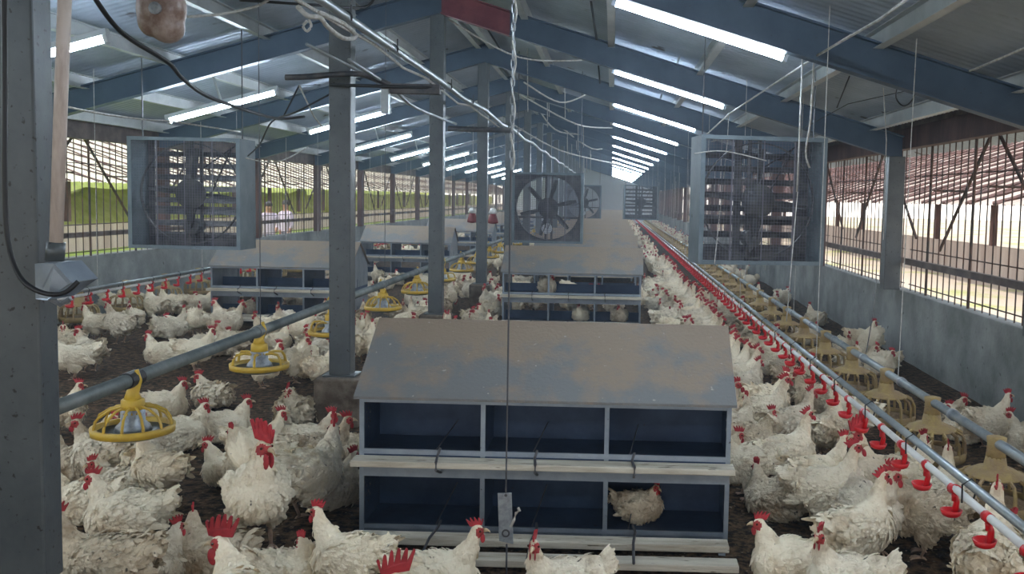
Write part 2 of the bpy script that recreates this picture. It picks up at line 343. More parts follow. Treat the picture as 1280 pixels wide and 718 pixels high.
# ================================================================ OUTSIDE
bm = BM(); box(bm, -60, XL-0.15, Y0, 130, -0.45, -0.35); o = struct(obj('ground', bm, M['grass']), 'sunlit grass outside on the left')
bm = BM(); box(bm, XR+0.15, 60, Y0, 130, -0.45, -0.35); o = struct(obj('ground', bm, M['earth']), 'pale sunlit earth outside on the right')
bm = BM(); box(bm, -60, 60, -40, Y0, -0.45, -0.35); struct(obj('ground', bm, M['earth']), 'earth yard behind the viewpoint')
def neighbour(x0, dirn, ze, run, rise, label, ya, yb, ms, wall_h):
    t = thing('neighbouring_shed', label, 'shed', (x0, ya, -0.35))
    L = yb-ya
    bm = BM(); n = int(L/0.45)
    for i in range(n):          # overlapping roof sheets with raised seams
        y = i*0.45
        vs = [(0, ze), (dirn*run, ze+rise)]
        a = [bm.verts.new((vs[0][0], y, vs[0][1])), bm.verts.new((vs[1][0], y, vs[1][1])), bm.verts.new((vs[1][0], y+0.45, vs[1][1]+0.03)), bm.verts.new((vs[0][0], y+0.45, vs[0][1]+0.03))]
        bm.faces.new(a)
        b = [bm.verts.new((vs[0][0], y+0.45, vs[0][1])), bm.verts.new((vs[1][0], y+0.45, vs[1][1]))]
        bm.faces.new((a[3], a[2], b[1], b[0]))
    obj('roof', bm, M[ms], t)
    bm = BM()
    for i in range(int(L/1.6)): tube(bm, [(0, i*1.6, ze+0.04), (dirn*run, i*1.6+0.5, ze+rise+0.04)], 0.04 if dirn > 0 else 0.022, 5); tube(bm, [(0, i*1.6+5, ze+0.05), (dirn*run, i*1.6-3, ze+rise+0.05)], 0.05 if dirn > 0 else 0.022, 5)
    p = obj('roof_rib', bm, M['timber'], t); p['kind'] = 'stuff'
    bm = BM(); box(bm, min(dirn*0.9, dirn*1.05), max(dirn*0.9, dirn*1.05), 0, L, 0, wall_h); obj('low_wall', bm, M['farsheet'], t)
    bm = BM()
    j = 0
    while j*4 < L: box(bm, dirn*0.98-0.07, dirn*0.98+0.07, j*4, j*4+0.14, 0.9, ze+rise*0.98/run); j += 1
    p = obj('post_row', bm, M['timber'], t); p['kind'] = 'stuff'
    return t
neighbour(-15, -1, 2.05, 9, 3.3, 'long shed with a pinkish roof seen through the left bars', -5, 150, 'creamsheet', 0.8)
neighbour(8.6, 1, 1.95, 8, 3.0, 'long shed with a pale pink roof seen through the right bars', -5, 120, 'farsheet', 0.95)
for x0, hh, lab, mk, ya, yb in ((-27.5, 4.2, 'bright green hedge behind the left shed', 'leaf', -5, 150), (22.0, 3.0, 'yellow-green scrub behind the right shed', 'leaf', 14, 30), (-19.0, 1.9, 'low sunlit shrubs seen under the left shed roof', 'leaf', -5, 150)):
    bm = BM(); rows = []
    for j in range(120):
        y = ya+(yb-ya)*j/119; rows.append([bm.verts.new((x0+(1 if x0 > 0 else -1)*(0.8*u)+1.0*noise.noise(Vector((y*0.5, u*2, x0))), y, -0.4+hh*u*(1+0.25*noise.noise(Vector((y*0.4, 1, x0)))))) for u in (0, 0.3, 0.6, 0.85, 1.0)]+[bm.verts.new((x0+(1 if x0 > 0 else -1)*2.5, y, hh*0.6)), bm.verts.new((x0+(1 if x0 > 0 else -1)*2.8, y, -0.4))])
    for a, b in zip(rows, rows[1:]):
        for i in range(6): bm.faces.new((a[i], a[i+1], b[i+1], b[i]))
    tag(obj('hedge', bm, M[mk], smooth=True), lab, 'hedge')
# slanting braces of our own eaves, outside the bars
brace = None
for side, x in ((1, XR+0.5), (-1, XL-0.5)):
    for i, y in enumerate(frames[2:12]):
        for q, (dy, z0, z1) in enumerate(((1.0, 1.2, 2.3), (2.3, 2.35, 1.1))):
            bm = BM(); tube(bm, [(x, y+dy, z0), (x, y+dy+1.3, z1)], 0.018, 6)
            tube(bm, [(x-side*0.32, y+dy+0.65, (z0+z1)/2), (x, y+dy+0.65, (z0+z1)/2)], 0.012, 6)
            struct(obj('eave_brace', bm, M['bar']), 'slanting brace outside the bars')

# ================================================================ DUSTY AIR
hz = bpy.data.materials.new('dusty_air'); hz.use_nodes = True; hn = hz.node_tree; hn.nodes.remove(hn.nodes['Principled BSDF'])
vs_ = hn.nodes.new('ShaderNodeVolumeScatter'); vs_.inputs['Color'].default_value = (0.72, 0.86, 1.0, 1); vs_.inputs['Density'].default_value = 0.0058; vs_.inputs['Anisotropy'].default_value = 0.35
hn.links.new(vs_.outputs[0], hn.nodes['Material Output'].inputs['Volume'])
bm = BM(); sheet_prism(bm, [(XL+0.01, 0.1), (XR-0.01, 0.1), (XR-0.01, 2.2), (RX, 3.55), (XL+0.01, 2.2)], 'y', 0.9, Y1-0.1)
o = obj('dusty_air', bm, hz); o['kind'] = 'structure'; o['label'] = 'faint bluish dust haze filling the barn'

# ================================================================ FLUORESCENT LAMPS
def lamp_at(x0, x1, z0, z1, y, label, group):
    t = thing('fluorescent_lamp', label, 'lamp', (x0, y, z0), 0, group)
    L = math.hypot(x1-x0, z1-z0); a = -math.atan2(z1-z0, x1-x0)
    bm = BM(); sheet_prism(bm, [(-0.03, 0.03), (0.03, 0.03), (0.022, 0.075), (-0.022, 0.075)], 'x', -0.03, L+0.03)
    obj('batten', bm, M['batten'], t, rot=(0, a, 0))
    bm = BM(); tube(bm, [(0.01, 0, 0), (L-0.01, 0, 0)], 0.019, 12); obj('tube', bm, M['tube'], t, rot=(0, a, 0), smooth=True)
    bm = BM()
    bm.free()
    for xx in (-0.02, L-0.01): bm = BM(); box(bm, xx, xx+0.03, -0.024, 0.024, -0.024, 0.04); obj('end_cap', bm, M['batten'], t, rot=(0, a, 0))
    bm = BM(); tube(bm, [(L*0.5, 0, 0.07), (L*0.5, -0.02, 0.36)], 0.012, 6); obj('hanger', bm, M['purlin'], t, rot=(0, a, 0))
    return t
gR, gL = 'fluorescent lamps over the right aisle', 'fluorescent lamps under the left roof slope'
first = None; i = 0
for k in range(-2, 15):
    y = FR0+FRS*k+0.17+FRS
    lab = ('lit fluorescent lamp over the right aisle, %s from the front' % ordinal(k+1 if k > 0 else 0)) if k >= 0 else 'fluorescent lamp over the right aisle behind the viewer'
    lab = 'lit fluorescent lamp over the right aisle, %s in line' % ordinal(k) if k >= 0 else 'lit fluorescent lamp over the right aisle behind the viewpoint'
    loc = (-0.01, y, 2.90)
    if first is None: first = lamp_at(-0.01, 1.15, 2.90, 2.555, y, lab, gR)
    else: dup(first, loc, None, lab)
firstL = None
for k in range(-2, 13):
    y = FR0+FRS*k+0.55+FRS; dx = 0.42 if k == 2 else 0
    lab = 'lit fluorescent lamp under the left roof slope, %s in line' % ordinal(k) if k >= 0 else 'lit fluorescent lamp under the left slope behind the viewpoint'
    if firstL is None: firstL = lamp_at(-4.83, -3.67, 2.31, 2.64, y, lab, gL)
    else: dup(firstL, (-4.83+dx, y, 2.31+dx*0.29), None, lab)

# ================================================================ NEST BOXES (double sided, gabled sheet roof)
def holes_panel(w0, w1, z0, z1, holes, r):
    bm = BM(); edges = []
    def loop(pts):
        v = [bm.verts.new((0, a, b)) for a, b in pts]
        for i in range(len(v)): edges.append(bm.edges.new((v[i], v[(i+1) % len(v)])))
    loop([(w0, z0), (w1, z0), (w1, z1), (w0, z1)])
    for a, b in holes: loop([(a+r*0.6*math.cos(2*PI*i/8), b+r*math.sin(2*PI*i/8)) for i in range(8)])
    bmesh.ops.triangle_fill(bm, use_beauty=True, use_dissolve=False, edges=edges)
    return bm
def nest(label, x, y, rz=0.0, full_back=False, near=False, W=1.63, group=None):
    t = thing('nest_box', label, 'nest box', (x, y, 0), rz, group); h = W/2; D = 0.80
    bm = BM()                                   # roof: two slopes
    for s in (0, 1):
        Y = (lambda v: v) if s == 0 else (lambda v: D-v)
        e = 0.012
        a = [(-h-0.02, Y(-0.025), 0.695), (h+0.02, Y(-0.025), 0.695), (h+0.02, Y(0.40), 0.985), (-h-0.02, Y(0.40), 0.985)]
        top = [bm.verts.new(p) for p in a]; bot = [bm.verts.new((p[0], p[1], p[2]-e)) for p in a]
        bm.faces.new(top); bm.faces.new(bot[::-1])
        for i in range(4): bm.faces.new((top[i], top[(i+1) % 4], bot[(i+1) % 4], bot[i]))
    obj('roof', bm, M['zinc'], t)
    hl = [(0.07+0.03*(i % 2)+0.0, 0.53+0.022*i) for i in range(6)]+[(0.13+0.03*(i % 2), 0.52+0.022*i) for i in range(5)]
    hl += [(0.07+0.03*(i % 2), 0.19+0.022*i) for i in range(5)]+[(0.13+0.03*(i % 2), 0.18+0.022*i) for i in range(4)]
    for s in (-1, 1):
        if near: bm = holes_panel(0.0, D, 0.08, 0.69, hl, 0.008)
        else: bm = holes_panel(0.0, D, 0.08, 0.69, [], 0.008)
        v = [bm.verts.new((0, q, zz)) for q, zz in ((0, 0.69), (D, 0.69), (D/2, 0.98))]; bm.faces.new(v)
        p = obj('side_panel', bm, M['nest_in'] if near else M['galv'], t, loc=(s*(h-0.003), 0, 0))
    for yy, nm in ((0.0, 'front_frame'), (D, 'rear_frame')):
        bm = BM()
        y0, y1 = (yy, yy+0.012) if yy == 0 else (yy-0.012, yy)
        for z0, z1 in ((0.665, 0.695), (0.435, 0.457), (0.335, 0.395), (0.085, 0.118)): box(bm, -h, h, y0, y1, z0, z1)
        for xx in (-h+0.0, -h/3*1.0-0.01, h/3*1.0-0.01, h-0.02): box(bm, xx, xx+0.02, y0-0.003, y1-0.001, 0.08, 0.693)
        obj(nm, bm, M['galv'], t)
    for xx in (-h/3, h/3):
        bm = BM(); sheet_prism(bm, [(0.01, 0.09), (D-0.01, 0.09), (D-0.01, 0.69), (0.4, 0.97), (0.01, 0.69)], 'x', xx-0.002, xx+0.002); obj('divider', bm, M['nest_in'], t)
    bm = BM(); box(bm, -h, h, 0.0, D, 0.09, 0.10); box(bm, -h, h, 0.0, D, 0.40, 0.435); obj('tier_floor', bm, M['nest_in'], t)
    bm = BM(); yb = 0.33
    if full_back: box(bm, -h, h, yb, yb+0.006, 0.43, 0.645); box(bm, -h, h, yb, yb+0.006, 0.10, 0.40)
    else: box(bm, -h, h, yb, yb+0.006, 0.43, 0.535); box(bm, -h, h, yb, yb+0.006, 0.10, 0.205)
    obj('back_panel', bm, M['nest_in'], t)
    for (y0, y1, z0, z1, ex) in ((-0.105, -0.01, 0.405, 0.432, 0.012), (-0.23, -0.145, 0.115, 0.145, -0.02), (-0.40, -0.315, 0.10, 0.13, 0.0)):
        bm = BM(); box(bm, -h-ex, h+ex, y0, y1, z0, z1)
        obj('perch', bm, M['perch'], t, bevel=0.004 if near else 0)
    bm = BM()
    for xx in (-h+0.36, -0.03, h-0.42):
        tube(bm, [(xx, -0.02, 0.475), (xx-0.01, -0.03, 0.44), (xx, -0.112, 0.436), (xx, -0.112, 0.40), (xx, -0.005, 0.36)], 0.006, 6)
        tube(bm, [(xx, 0.0, 0.14), (xx+0.01, -0.10, 0.15), (xx, -0.24, 0.152), (xx, -0.41, 0.135)], 0.006, 6)
        if near: tube(bm, [(xx+0.02, 0.30, 0.52), (xx-0.02, 0.0, 0.462)], 0.003, 5); tube(bm, [(xx+0.02, 0.30, 0.22), (xx-0.02, 0.0, 0.125)], 0.003, 5)
    obj('perch_bracket', bm, M['wire'], t)
    for s in (-1, 1):
        for yy in (0.02, D-0.05):
            bm = BM(); box(bm, s*(h-0.02)-0.015, s*(h-0.02)+0.015, yy, yy+0.03, -0.06, 0.1); obj('leg', bm, M['galv'], t)
    return t
nearn = nest('nearest grey metal nest box, dusty sloped roof, with empty upper row of three bays', -0.272, 3.97, -0.012, True, True)
gn, gl = 'nest boxes in the middle row', 'nest boxes in the left row'
n2 = nest('second nest box of the middle row, behind the nearest one', -0.45, 10.75, -0.012, False, False, group=gn)
for i in range(12):
    dup(n2, (-0.40+0.012*i, 14.6+2.9*i, 0), 0, '%s nest box of the middle row, counting away from the camera' % ordinal(i+2).capitalize(), gn)
nA = dup(n2, (-3.87, 10.75, 0), 0, 'nearest nest box of the left row, beside the feed pipe', gl)
for i, y in enumerate((16.8, 22.6, 28.4, 34.2, 40.0)):
    dup(n2, (-3.75+0.02*i, y, 0), 0, '%s nest box of the left row, counting away from the camera' % ordinal(i+1).capitalize(), gl)

# ================================================================ FANS
def ring(bm, r0, r1, y, n=40, z=0.0, d=0.02):
    a = [[bm.verts.new((r*math.cos(2*PI*i/n), yy, z+r*math.sin(2*PI*i/n))) for i in range(n)] for r, yy in ((r0, y), (r1, y), (r1, y+d), (r0, y+d))]
    for q in range(4):
        A, B = a[q], a[(q+1) % 4]
        for i in range(n): bm.faces.new((A[i], A[(i+1) % n], B[(i+1) % n], B[i]))
def fan(label, x, y, z, S, D, rz, style, group=None):
    t = thing('barn_fan', label, 'fan', (x, y, z), rz, group); h = S/2
    bm = BM(); k = 0.012
    box(bm, -h, -h+k, 0, D, 0, S); box(bm, h-k, h, 0, D, 0, S); box(bm, -h+k, h-k, 0, D, 0, k); box(bm, -h+k, h-k, 0, D, S-k, S)
    e = 0.035
    box(bm, -h-0.004, -h+e, -0.006, 0, 0, S); box(bm, h-e, h+0.004, -0.006, 0, 0, S); box(bm, -h+e, h-e, -0.006, 0, 0, e); box(bm, -h+e, h-e, -0.006, 0, S-e, S)
    obj('housing', bm, M['fanbox'], t)
    bm = BM(); n = int(S/0.026); g = 0.0010 if style != 'shroud' else 0.0019
    for i in range(1, n):
        c = -h+S*i/n; box(bm, c-g, c+g, 0.004, 0.006, e, S-e); box(bm, -h+e, h-e, 0.006, 0.008, S*i/n-g, S*i/n+g)
    for i in (1, 2, 3): c = -h+S*i/4; box(bm, c-0.005, c+0.005, 0.009, 0.014, e, S-e)
    obj('wire_guard', bm, M['guard'], t)
    for sx in (-1, 1):
        c = math.cos(rz); s_ = math.sin(rz); xx = x+sx*(h-0.05)*c; zt = 3.80-SL*abs(xx-RX)-z
        bm = BM(); tube(bm, [(sx*(h-0.05), D*0.5, S), (sx*(h-0.05), D*0.5, zt)], 0.006, 6); obj('suspension_rod', bm, M['wire'], t)
    yb = D*0.45; rr = h*0.90
    if style == 'shroud':          # dark panel with the round opening
        bm = BM(); n = 48; A = []; B = []
        for i in range(n):
            a = 2*PI*i/n; c, s = math.cos(a), math.sin(a); q = (h-0.013)/max(abs(c), abs(s))
            A.append(bm.verts.new((rr*c, 0.05, h+rr*s))); B.append(bm.verts.new((q*c, 0.05, h+q*s)))
        for i in range(n): bm.faces.new((A[i], A[(i+1) % n], B[(i+1) % n], B[i]))
        obj('shroud', bm, M['fandark'], t); yb = 0.15
    bm = BM(); ring(bm, rr, rr+0.012, 0.05 if style == 'shroud' else D*0.35, 48, h, 0.10 if style == 'shroud' else 0.03); obj('rim_ring', bm, M['blade'], t)
    hub = BM(); lathe(hub, [(0.02, -0.03), (0.13, -0.02), (0.15, 0.02), (0.15, 0.05), (0.02, 0.06)], 20)
    hb = obj('hub', hub, M['blade'], t, loc=(0, yb, h), rot=(PI/2, 0, 0), smooth=True)
    for q in range(6 if style == 'shroud' else 4):
        bm = BM(); rows = []
        for i in range(7):
            r = 0.10+(rr-0.14)*i/6; wd = (0.05+0.07*math.sin(PI*(0.15+0.7*i/6)))*(0.62 if style == 'shroud' else 0.5); tw = math.radians(38-22*i/6)
            rows.append([bm.verts.new((wd*u*math.cos(tw)+0.03*i/6, wd*u*math.sin(tw)+0.02*(1-4*u*u), r)) for u in (-0.5, -0.2, 0.2, 0.5)])
        for a, b in zip(rows, rows[1:]):
            for i in range(3): bm.faces.new((a[i], a[i+1], b[i+1], b[i]))
        b = obj('blade', bm, M['blade'], t, loc=(0, yb, h), rot=(0, q*2*PI/(6 if style == 'shroud' else 4)+(0.2 if style == 'shroud' else 0.05), 0)); m = b.modifiers.new('thick', 'SOLIDIFY'); m.thickness = 0.004
    bm = BM(); ybr = D*0.7
    for xx in (-0.06, 0.03): box(bm, xx, xx+0.03, ybr, ybr+0.03, 0.0, S)
    box(bm, -h, h, ybr, ybr+0.03, h-0.16, h-0.13); obj('strut', bm, M['fandark'], t)
    bm = BM(); tube(bm, [(-0.02, ybr-0.10, 0.20*S), (-0.02, ybr+0.08, 0.20*S)], 0.075, 16)
    tube(bm, [(-0.02, ybr-0.14, 0.20*S), (-0.02, ybr-0.10, 0.20*S)], 0.02, 10); obj('motor', bm, M['batten'] if style == 'shroud' else M['blade'], t)
    bm = BM(); tube(bm, [(-0.03, ybr-0.12, 0.2*S), (-0.09, ybr-0.12, h)], 0.006, 6); tube(bm, [(0.0, ybr-0.12, 0.2*S), (0.09, ybr-0.12, h)], 0.006, 6)
    ring(bm, 0.10, 0.11, ybr-0.13, 24, h, 0.02); obj('drive_belt', bm, M['cable'], t)
    if style == 'louver':
        bm = BM(); ns = 8
        for i in range(ns):
            zz = 0.10+(S-0.16)*i/ns
            sheet_prism(bm, [(D-0.03, zz), (D+0.02, zz+0.050), (D+0.022, zz+0.054), (D-0.026, zz+0.002)], 'x', -h+0.02, h-0.14)
        box(bm, -h+0.36*S, -h+0.42*S, D-0.03, D, 0, S)
        obj('louver', bm, M['fandark'], t)
        bm = BM(); box(bm, h-0.15, h-0.012, D-0.02, D-0.01, 0, S); box(bm, -h+0.012, -h+0.08, D-0.02, D-0.01, 0, S); box(bm, -h, h, D-0.02, D-0.01, 0.01, 0.13)
        obj('louver_frame', bm, M['fandark'], t)
        bm = BM(); tube(bm, [(0.02, D-0.06, 0.72*S), (h-0.15, D-0.1, S-0.05)], 0.008, 6); tube(bm, [(0.12, D-0.06, h), (h-0.20, D-0.1, S-0.08)], 0.008, 6)
        obj('brace_rod', bm, M['cable'], t)
    return t
fan('square barn fan with slatted shutter hanging above the right aisle, nearest', 1.295, 7.9, 1.035, 1.10, 0.42, 0.13, 'louver')
fan('square barn fan with slatted shutter hanging above the left aisle', -4.22, 9.1, 0.985, 1.10, 0.40, 0.0, 'louver')
fan('square barn fan with dark round opening hanging over the middle nest boxes', -0.925, 13.3, 0.91, 1.02, 0.35, 0.0, 'shroud')
fan('distant barn fan with round opening behind the middle fan', -0.82, 26.7, 0.93, 1.02, 0.35, 0.0, 'shroud')
fan('distant barn fan with slatted shutter far along the right aisle', 0.92, 28.7, 0.93, 1.08, 0.35, 0.1, 'louver')

# ================================================================ FEED LINES AND FEEDER PANS
def pan_right(label, loc, group):          # dusty cone on upright bars over a pan
    t = thing('feeder_pan', label, 'feeder', loc, 0, group)
    bm = BM(); lathe(bm, [(0.19, 0.0), (0.195, 0.048), (0.188, 0.054), (0.180, 0.048), (0.178, 0.012), (0.03, 0.012)], 24); obj('pan', bm, M['dusty'], t, smooth=True)
    bm = BM(); lathe(bm, [(0.172, 0.03), (0.10, 0.042), (0.05, 0.055)], 20); obj('feed', bm, M['feed'], t, smooth=True)
    bm = BM(); lathe(bm, [(0.045, 0.255), (0.055, 0.20), (0.09, 0.195), (0.132, 0.172), (0.138, 0.166), (0.128, 0.162), (0.09, 0.186), (0.04, 0.19)], 24); obj('hood', bm, M['dusty'], t, smooth=True)
    bm = BM()
    for i in range(14):
        a = 2*PI*i/14; c, s = math.cos(a), math.sin(a); tube(bm, [(0.134*c, 0.134*s, 0.168), (0.168*c, 0.168*s, 0.152), (0.184*c, 0.184*s, 0.115), (0.188*c, 0.188*s, 0.03)], 0.0095, 5)
    obj('grill', bm, M['dusty'], t)
    bm = BM(); lathe(bm, [(0.046, 0.25), (0.042, 0.285), (0.042, 0.31), (0.046, 0.345), (0.02, 0.352)], 14); obj('pipe_clamp', bm, M['dusty'], t, smooth=True)
    return t
def pan_left(label, loc, group, domed=True, rz=0):
    t = thing('feeder_pan', label, 'feeder', loc, rz, group)
    bm = BM(); lathe(bm, [(0.04, -0.02), (0.12, -0.015), (0.165, 0.015), (0.168, 0.02), (0.12, -0.005), (0.04, -0.008)], 28); obj('pan', bm, M['feedpipe'], t, smooth=True)
    bm = BM(); lathe(bm, [(0.161, 0.006), (0.184, 0.006), (0.187, 0.040), (0.165, 0.040), (0.161, 0.006)], 36, cap=False); obj('rim', bm, M['yellow'], t, smooth=True)
    bm = BM(); n = 12 if domed else 6
    for i in range(n):
        a = 2*PI*i/n+0.2; c, s = math.cos(a), math.sin(a)
        P = [(0.173, 0.025), (0.168, 0.06), (0.148, 0.095), (0.10, 0.125), (0.045, 0.135)] if domed else [(0.173, 0.025), (0.165, 0.075), (0.145, 0.105), (0.10, 0.11), (0.04, 0.10)]
        tube(bm, [(r*c, r*s, z) for r, z in P], 0.0065 if domed else 0.009, 6)
    obj('grill', bm, M['yellow'], t)
    bm = BM(); lathe(bm, [(0.04, 0.01), (0.085, 0.015), (0.075, 0.04), (0.055, 0.06), (0.055, 0.12), (0.02, 0.125)], 18); obj('hopper', bm, M['plate'], t, smooth=True)
    bm = BM(); lathe(bm, [(0.055, 0.10), (0.052, 0.165), (0.045, 0.17), (0.02, 0.172)], 16)
    tube(bm, [(0, 0, 0.16), (0.0, 0.0, 0.20), (0.035, 0.0, 0.26), (0.02, 0, 0.31)], [0.045, 0.03, 0.012, 0.010], 8); obj('pipe_clamp', bm, M['yellow'], t, smooth=True)
    return t
def sag(x, y, z): return Vector((x, y, z))
# right line
tR = thing('feed_pipe', 'long grey feed pipe carrying dusty feeders along the right wall', 'pipe', (1.84, 0, 0))
bm = BM(); tube(bm, [(0, y, 0.47) for y in (1.5, 20, 40, Y1-0.5)], 0.024, 12); obj('auger_tube', bm, M['pipe'], tR, smooth=True)
for k in range(14):
    bm = BM(); tube(bm, [(0.0, 2.4+3.37*k, 0.49), (0.02, 2.4+3.37*k, raf(1.84)+0.24)], 0.003 if k else 0.003, 5); obj('suspension_cord', bm, M['rope'], tR)
for k in range(10):
    y = 3.4+0.87*k+1.4
    bm = BM(); tube(bm, [(0, y, 0.47), (0, y+0.05, 0.47)], 0.030, 12); obj('coupling', bm, M['plate'], tR, smooth=True)
pR = None; gp = 'dusty feeder pans along the right wall'
for k in range(56):
    y = 3.40+0.87*k; lab = '%s dusty yellow feeder pan from the front along the right wall' % ordinal(k).capitalize()
    if pR is None: pR = pan_right(lab, (1.84, y, 0.15), gp)
    else: dup(pR, (1.84, y, 0.15), rnd.uniform(0, 6), lab)
# left feed line (raised)
tL = thing('feed_pipe', 'raised grey feed pipe crossing the left side behind the first column', 'pipe', (-2.28, 0, 0))
bm = BM(); tube(bm, [(0, y, 0.665) for y in (1.0, 20, 40, Y1-0.5)], 0.033, 12); obj('auger_tube', bm, M['feedpipe'], tL, smooth=True)
gp2 = 'yellow feeder pans hanging on the left feed pipe'
ysL = [4.36, 5.95, 7.50]+[9.2+1.62*k for k in range(26)]
names = {0: 'Large yellow feeder pan with domed bars, nearest on the left feed pipe', 1: 'Yellow feeder pan with open arched spokes, second on the left feed pipe'}
pD = pan_left(names[0], (-2.28, ysL[0], 0.40), gp2, True); pO = pan_left(names[1], (-2.28, ysL[1], 0.415), gp2, False, 0.5)
for k, y in enumerate(ysL):
    bm = BM(); tube(bm, [(0, y-0.06, 0.665), (0, y+0.06, 0.665)], 0.040, 12); obj('coupling', bm, M['cable'] if k == 0 else M['feedpipe'], tL)
    if k > 1: dup(pO if k in (2, 5) else pD, (-2.28, y, 0.41), rnd.uniform(0, 6), '%s yellow feeder pan from the front on the left feed pipe' % ordinal(k).capitalize())
for k in range(12):
    y = 5.97+3.3*k; bm = BM(); tube(bm, [(0, y, 0.69), (0.0, y, raf(-2.28)+0.2)], 0.003, 5); obj('suspension_cord', bm, M['wire'], tL)
# far left line with yellow pans
tF = thing('feed_pipe', 'thin feed pipe with yellow feeders by the left wall', 'pipe', (-5.65, 0, 0))
bm = BM(); tube(bm, [(0, y, 0.47) for y in (1.0, 20, 40, Y1-0.5)], 0.022, 10); obj('auger_tube', bm, M['pipe'], tF, smooth=True)
for k in range(8):
    y = 9.4+3.3*k; bm = BM(); tube(bm, [(0, y, 0.49), (0, y, raf(-5.65)+0.2)], 0.004, 5); obj('suspension_cord', bm, M['rope'], tF)
for k in range(18):
    dup(pR, (-5.65, 9.75+0.95*k, 0.15), rnd.uniform(0, 6), '%s yellow feeder pan in line by the left wall' % ordinal(k).capitalize(), 'yellow feeder pans by the left wall')

# ================================================================ DRINKER LINES
def drinker(label, x, n, y0, z, cups=True):
    t = thing('drinker_line', label, 'drinker', (x, 0, 0))
    bm = BM(); tube(bm, [(0, y, z) for y in (1.0, 20, 40, Y1-0.5)], 0.0145, 10); obj('water_pipe', bm, M['pvc'], t, smooth=True)
    bm = BM(); tube(bm, [(0.012, y, z+0.048) for y in (1.0, 20, 40, Y1-0.5)], 0.0165, 10); obj('support_pipe', bm, M['pipe'], t, smooth=True)
    bm = BM(); tube(bm, [(-0.018, 0, z-0.015), (-0.020, 0, z+0.05), (0.012, 0, z+0.072), (0.034, 0, z+0.045), (0.018, 0, z-0.012)], 0.0035, 5)
    h0 = obj('pipe_hanger', bm, M['cable'], t, loc=(0, 1.3, 0))
    for k in range(1, 45): o = h0.copy(); o.location.y = 1.3+0.62*k; C.objects.link(o)
    def cup_bm():
        bm = BM()
        tube(bm, [(0, 0, 0.0), (0, 0, -0.035)], 0.010, 8)
        tube(bm, [(0.0, 0, -0.01), (0.010, 0, -0.04), (0.004, 0, -0.078)], [0.012, 0.011, 0.013], 6)
        tube(bm, [(0, -0.02, 0.008), (0, 0.02, 0.008)], 0.019, 10)
        lathe(bm, [(0.020, -0.092), (0.032, -0.086), (0.040, -0.066), (0.036, -0.066), (0.020, -0.080)], 14, c=(-0.012, 0, 0))
        return bm
    me = None; far = BM()
    for k in range(n):
        y = y0+0.30*k
        if k < 100:
            if me is None: o = obj('drinker_cup', cup_bm(), M['red'], t, smooth=True); me = o.data; o.location = (0, y, z-0.012)
            else: o = bpy.data.objects.new('drinker_cup', me); C.objects.link(o); o.parent = t; o.location = (0, y, z-0.012)
            o.rotation_euler = (rnd.uniform(-0.05, 0.05), rnd.uniform(-0.08, 0.08), rnd.uniform(-0.3, 0.3))
        else:
            tube(far, [(0, y, z), (0, y, z-0.06)], 0.011, 6); lathe(far, [(0.014, -0.09), (0.032, -0.08), (0.034, -0.06)], 8, c=(-0.01, y, z))
    if n > 100: o = obj('drinker_cup', far, M['red'], t); o['kind'] = 'stuff'
    else: far.free()
    for k in range(13):
        y = 2.2+3.37*k; bm = BM(); tube(bm, [(0, y, z+0.06), (0.0, y, raf(x)+0.22)], 0.0028, 5); obj('suspension_cord', bm, M['rope'], t)
    return t
drinker('white drinker pipe with red cups running along the right aisle', 1.27, 180, 2.38, 0.555)
drinker('white drinker pipe with red cups running along the left wall', -5.0, 90, 7.3, 0.555)
for (x, y, lab) in ((-3.1, 20.5, 'dark red hanging bell drinker left of the third column'), (-2.60, 20.2, 'dark red hanging bell drinker right of the third column')):
    t = thing('bell_drinker', lab, 'drinker', (x, y, 0.98), 0, 'dark red bell drinkers')
    bm = BM(); lathe(bm, [(0.02, 0.22), (0.07, 0.19), (0.10, 0.10), (0.115, 0.03), (0.11, 0.0), (0.02, -0.02)], 18); obj('bell', bm, M['bell'], t, smooth=True)
    bm = BM(); lathe(bm, [(0.02, 0.33), (0.06, 0.31), (0.10, 0.22), (0.05, 0.20)], 14); obj('cap', bm, M['pvc'], t, smooth=True)
    bm = BM(); tube(bm, [(0, 0, 0.3), (0, 0, raf(x)-0.98+0.40)], 0.005, 5); obj('cord', bm, M['rope'], t)

# ================================================================ OVERHEAD PIPE, BRACKETS, ROPES
t = thing('overhead_auger_pipe', 'shiny galvanised feed tube hung under the ridge, running away over the columns', 'pipe', (-1.5, 0, 0))
pts = [(0, y, 2.555+(0.02*math.sin(y*1.9) if y > 8 else 0)) for y in [1.2+0.8*i for i in range(62)]]
bm = BM(); tube(bm, pts, 0.026, 10); obj('tube', bm, M['pipe'], t, smooth=True)
bm = BM(); tube(bm, [(p[0]-0.045, p[1], p[2]-0.04-0.02*math.sin(p[1]*3)) for p in pts[:16]], 0.010, 6); obj('side_conduit', bm, M['rope'], t)
for y in (3.35, 4.05, 5.2, 6.3, 8.4, 9.7, 13.0):
    bm = BM(); tube(bm, [(-0.035*math.cos(a), y, 2.55+0.035*math.sin(a)) for a in [i*PI/6-0.5 for i in range(9)]]+[(0.03, y, 2.62)], 0.005, 5); obj('clip', bm, M['cable'], t)
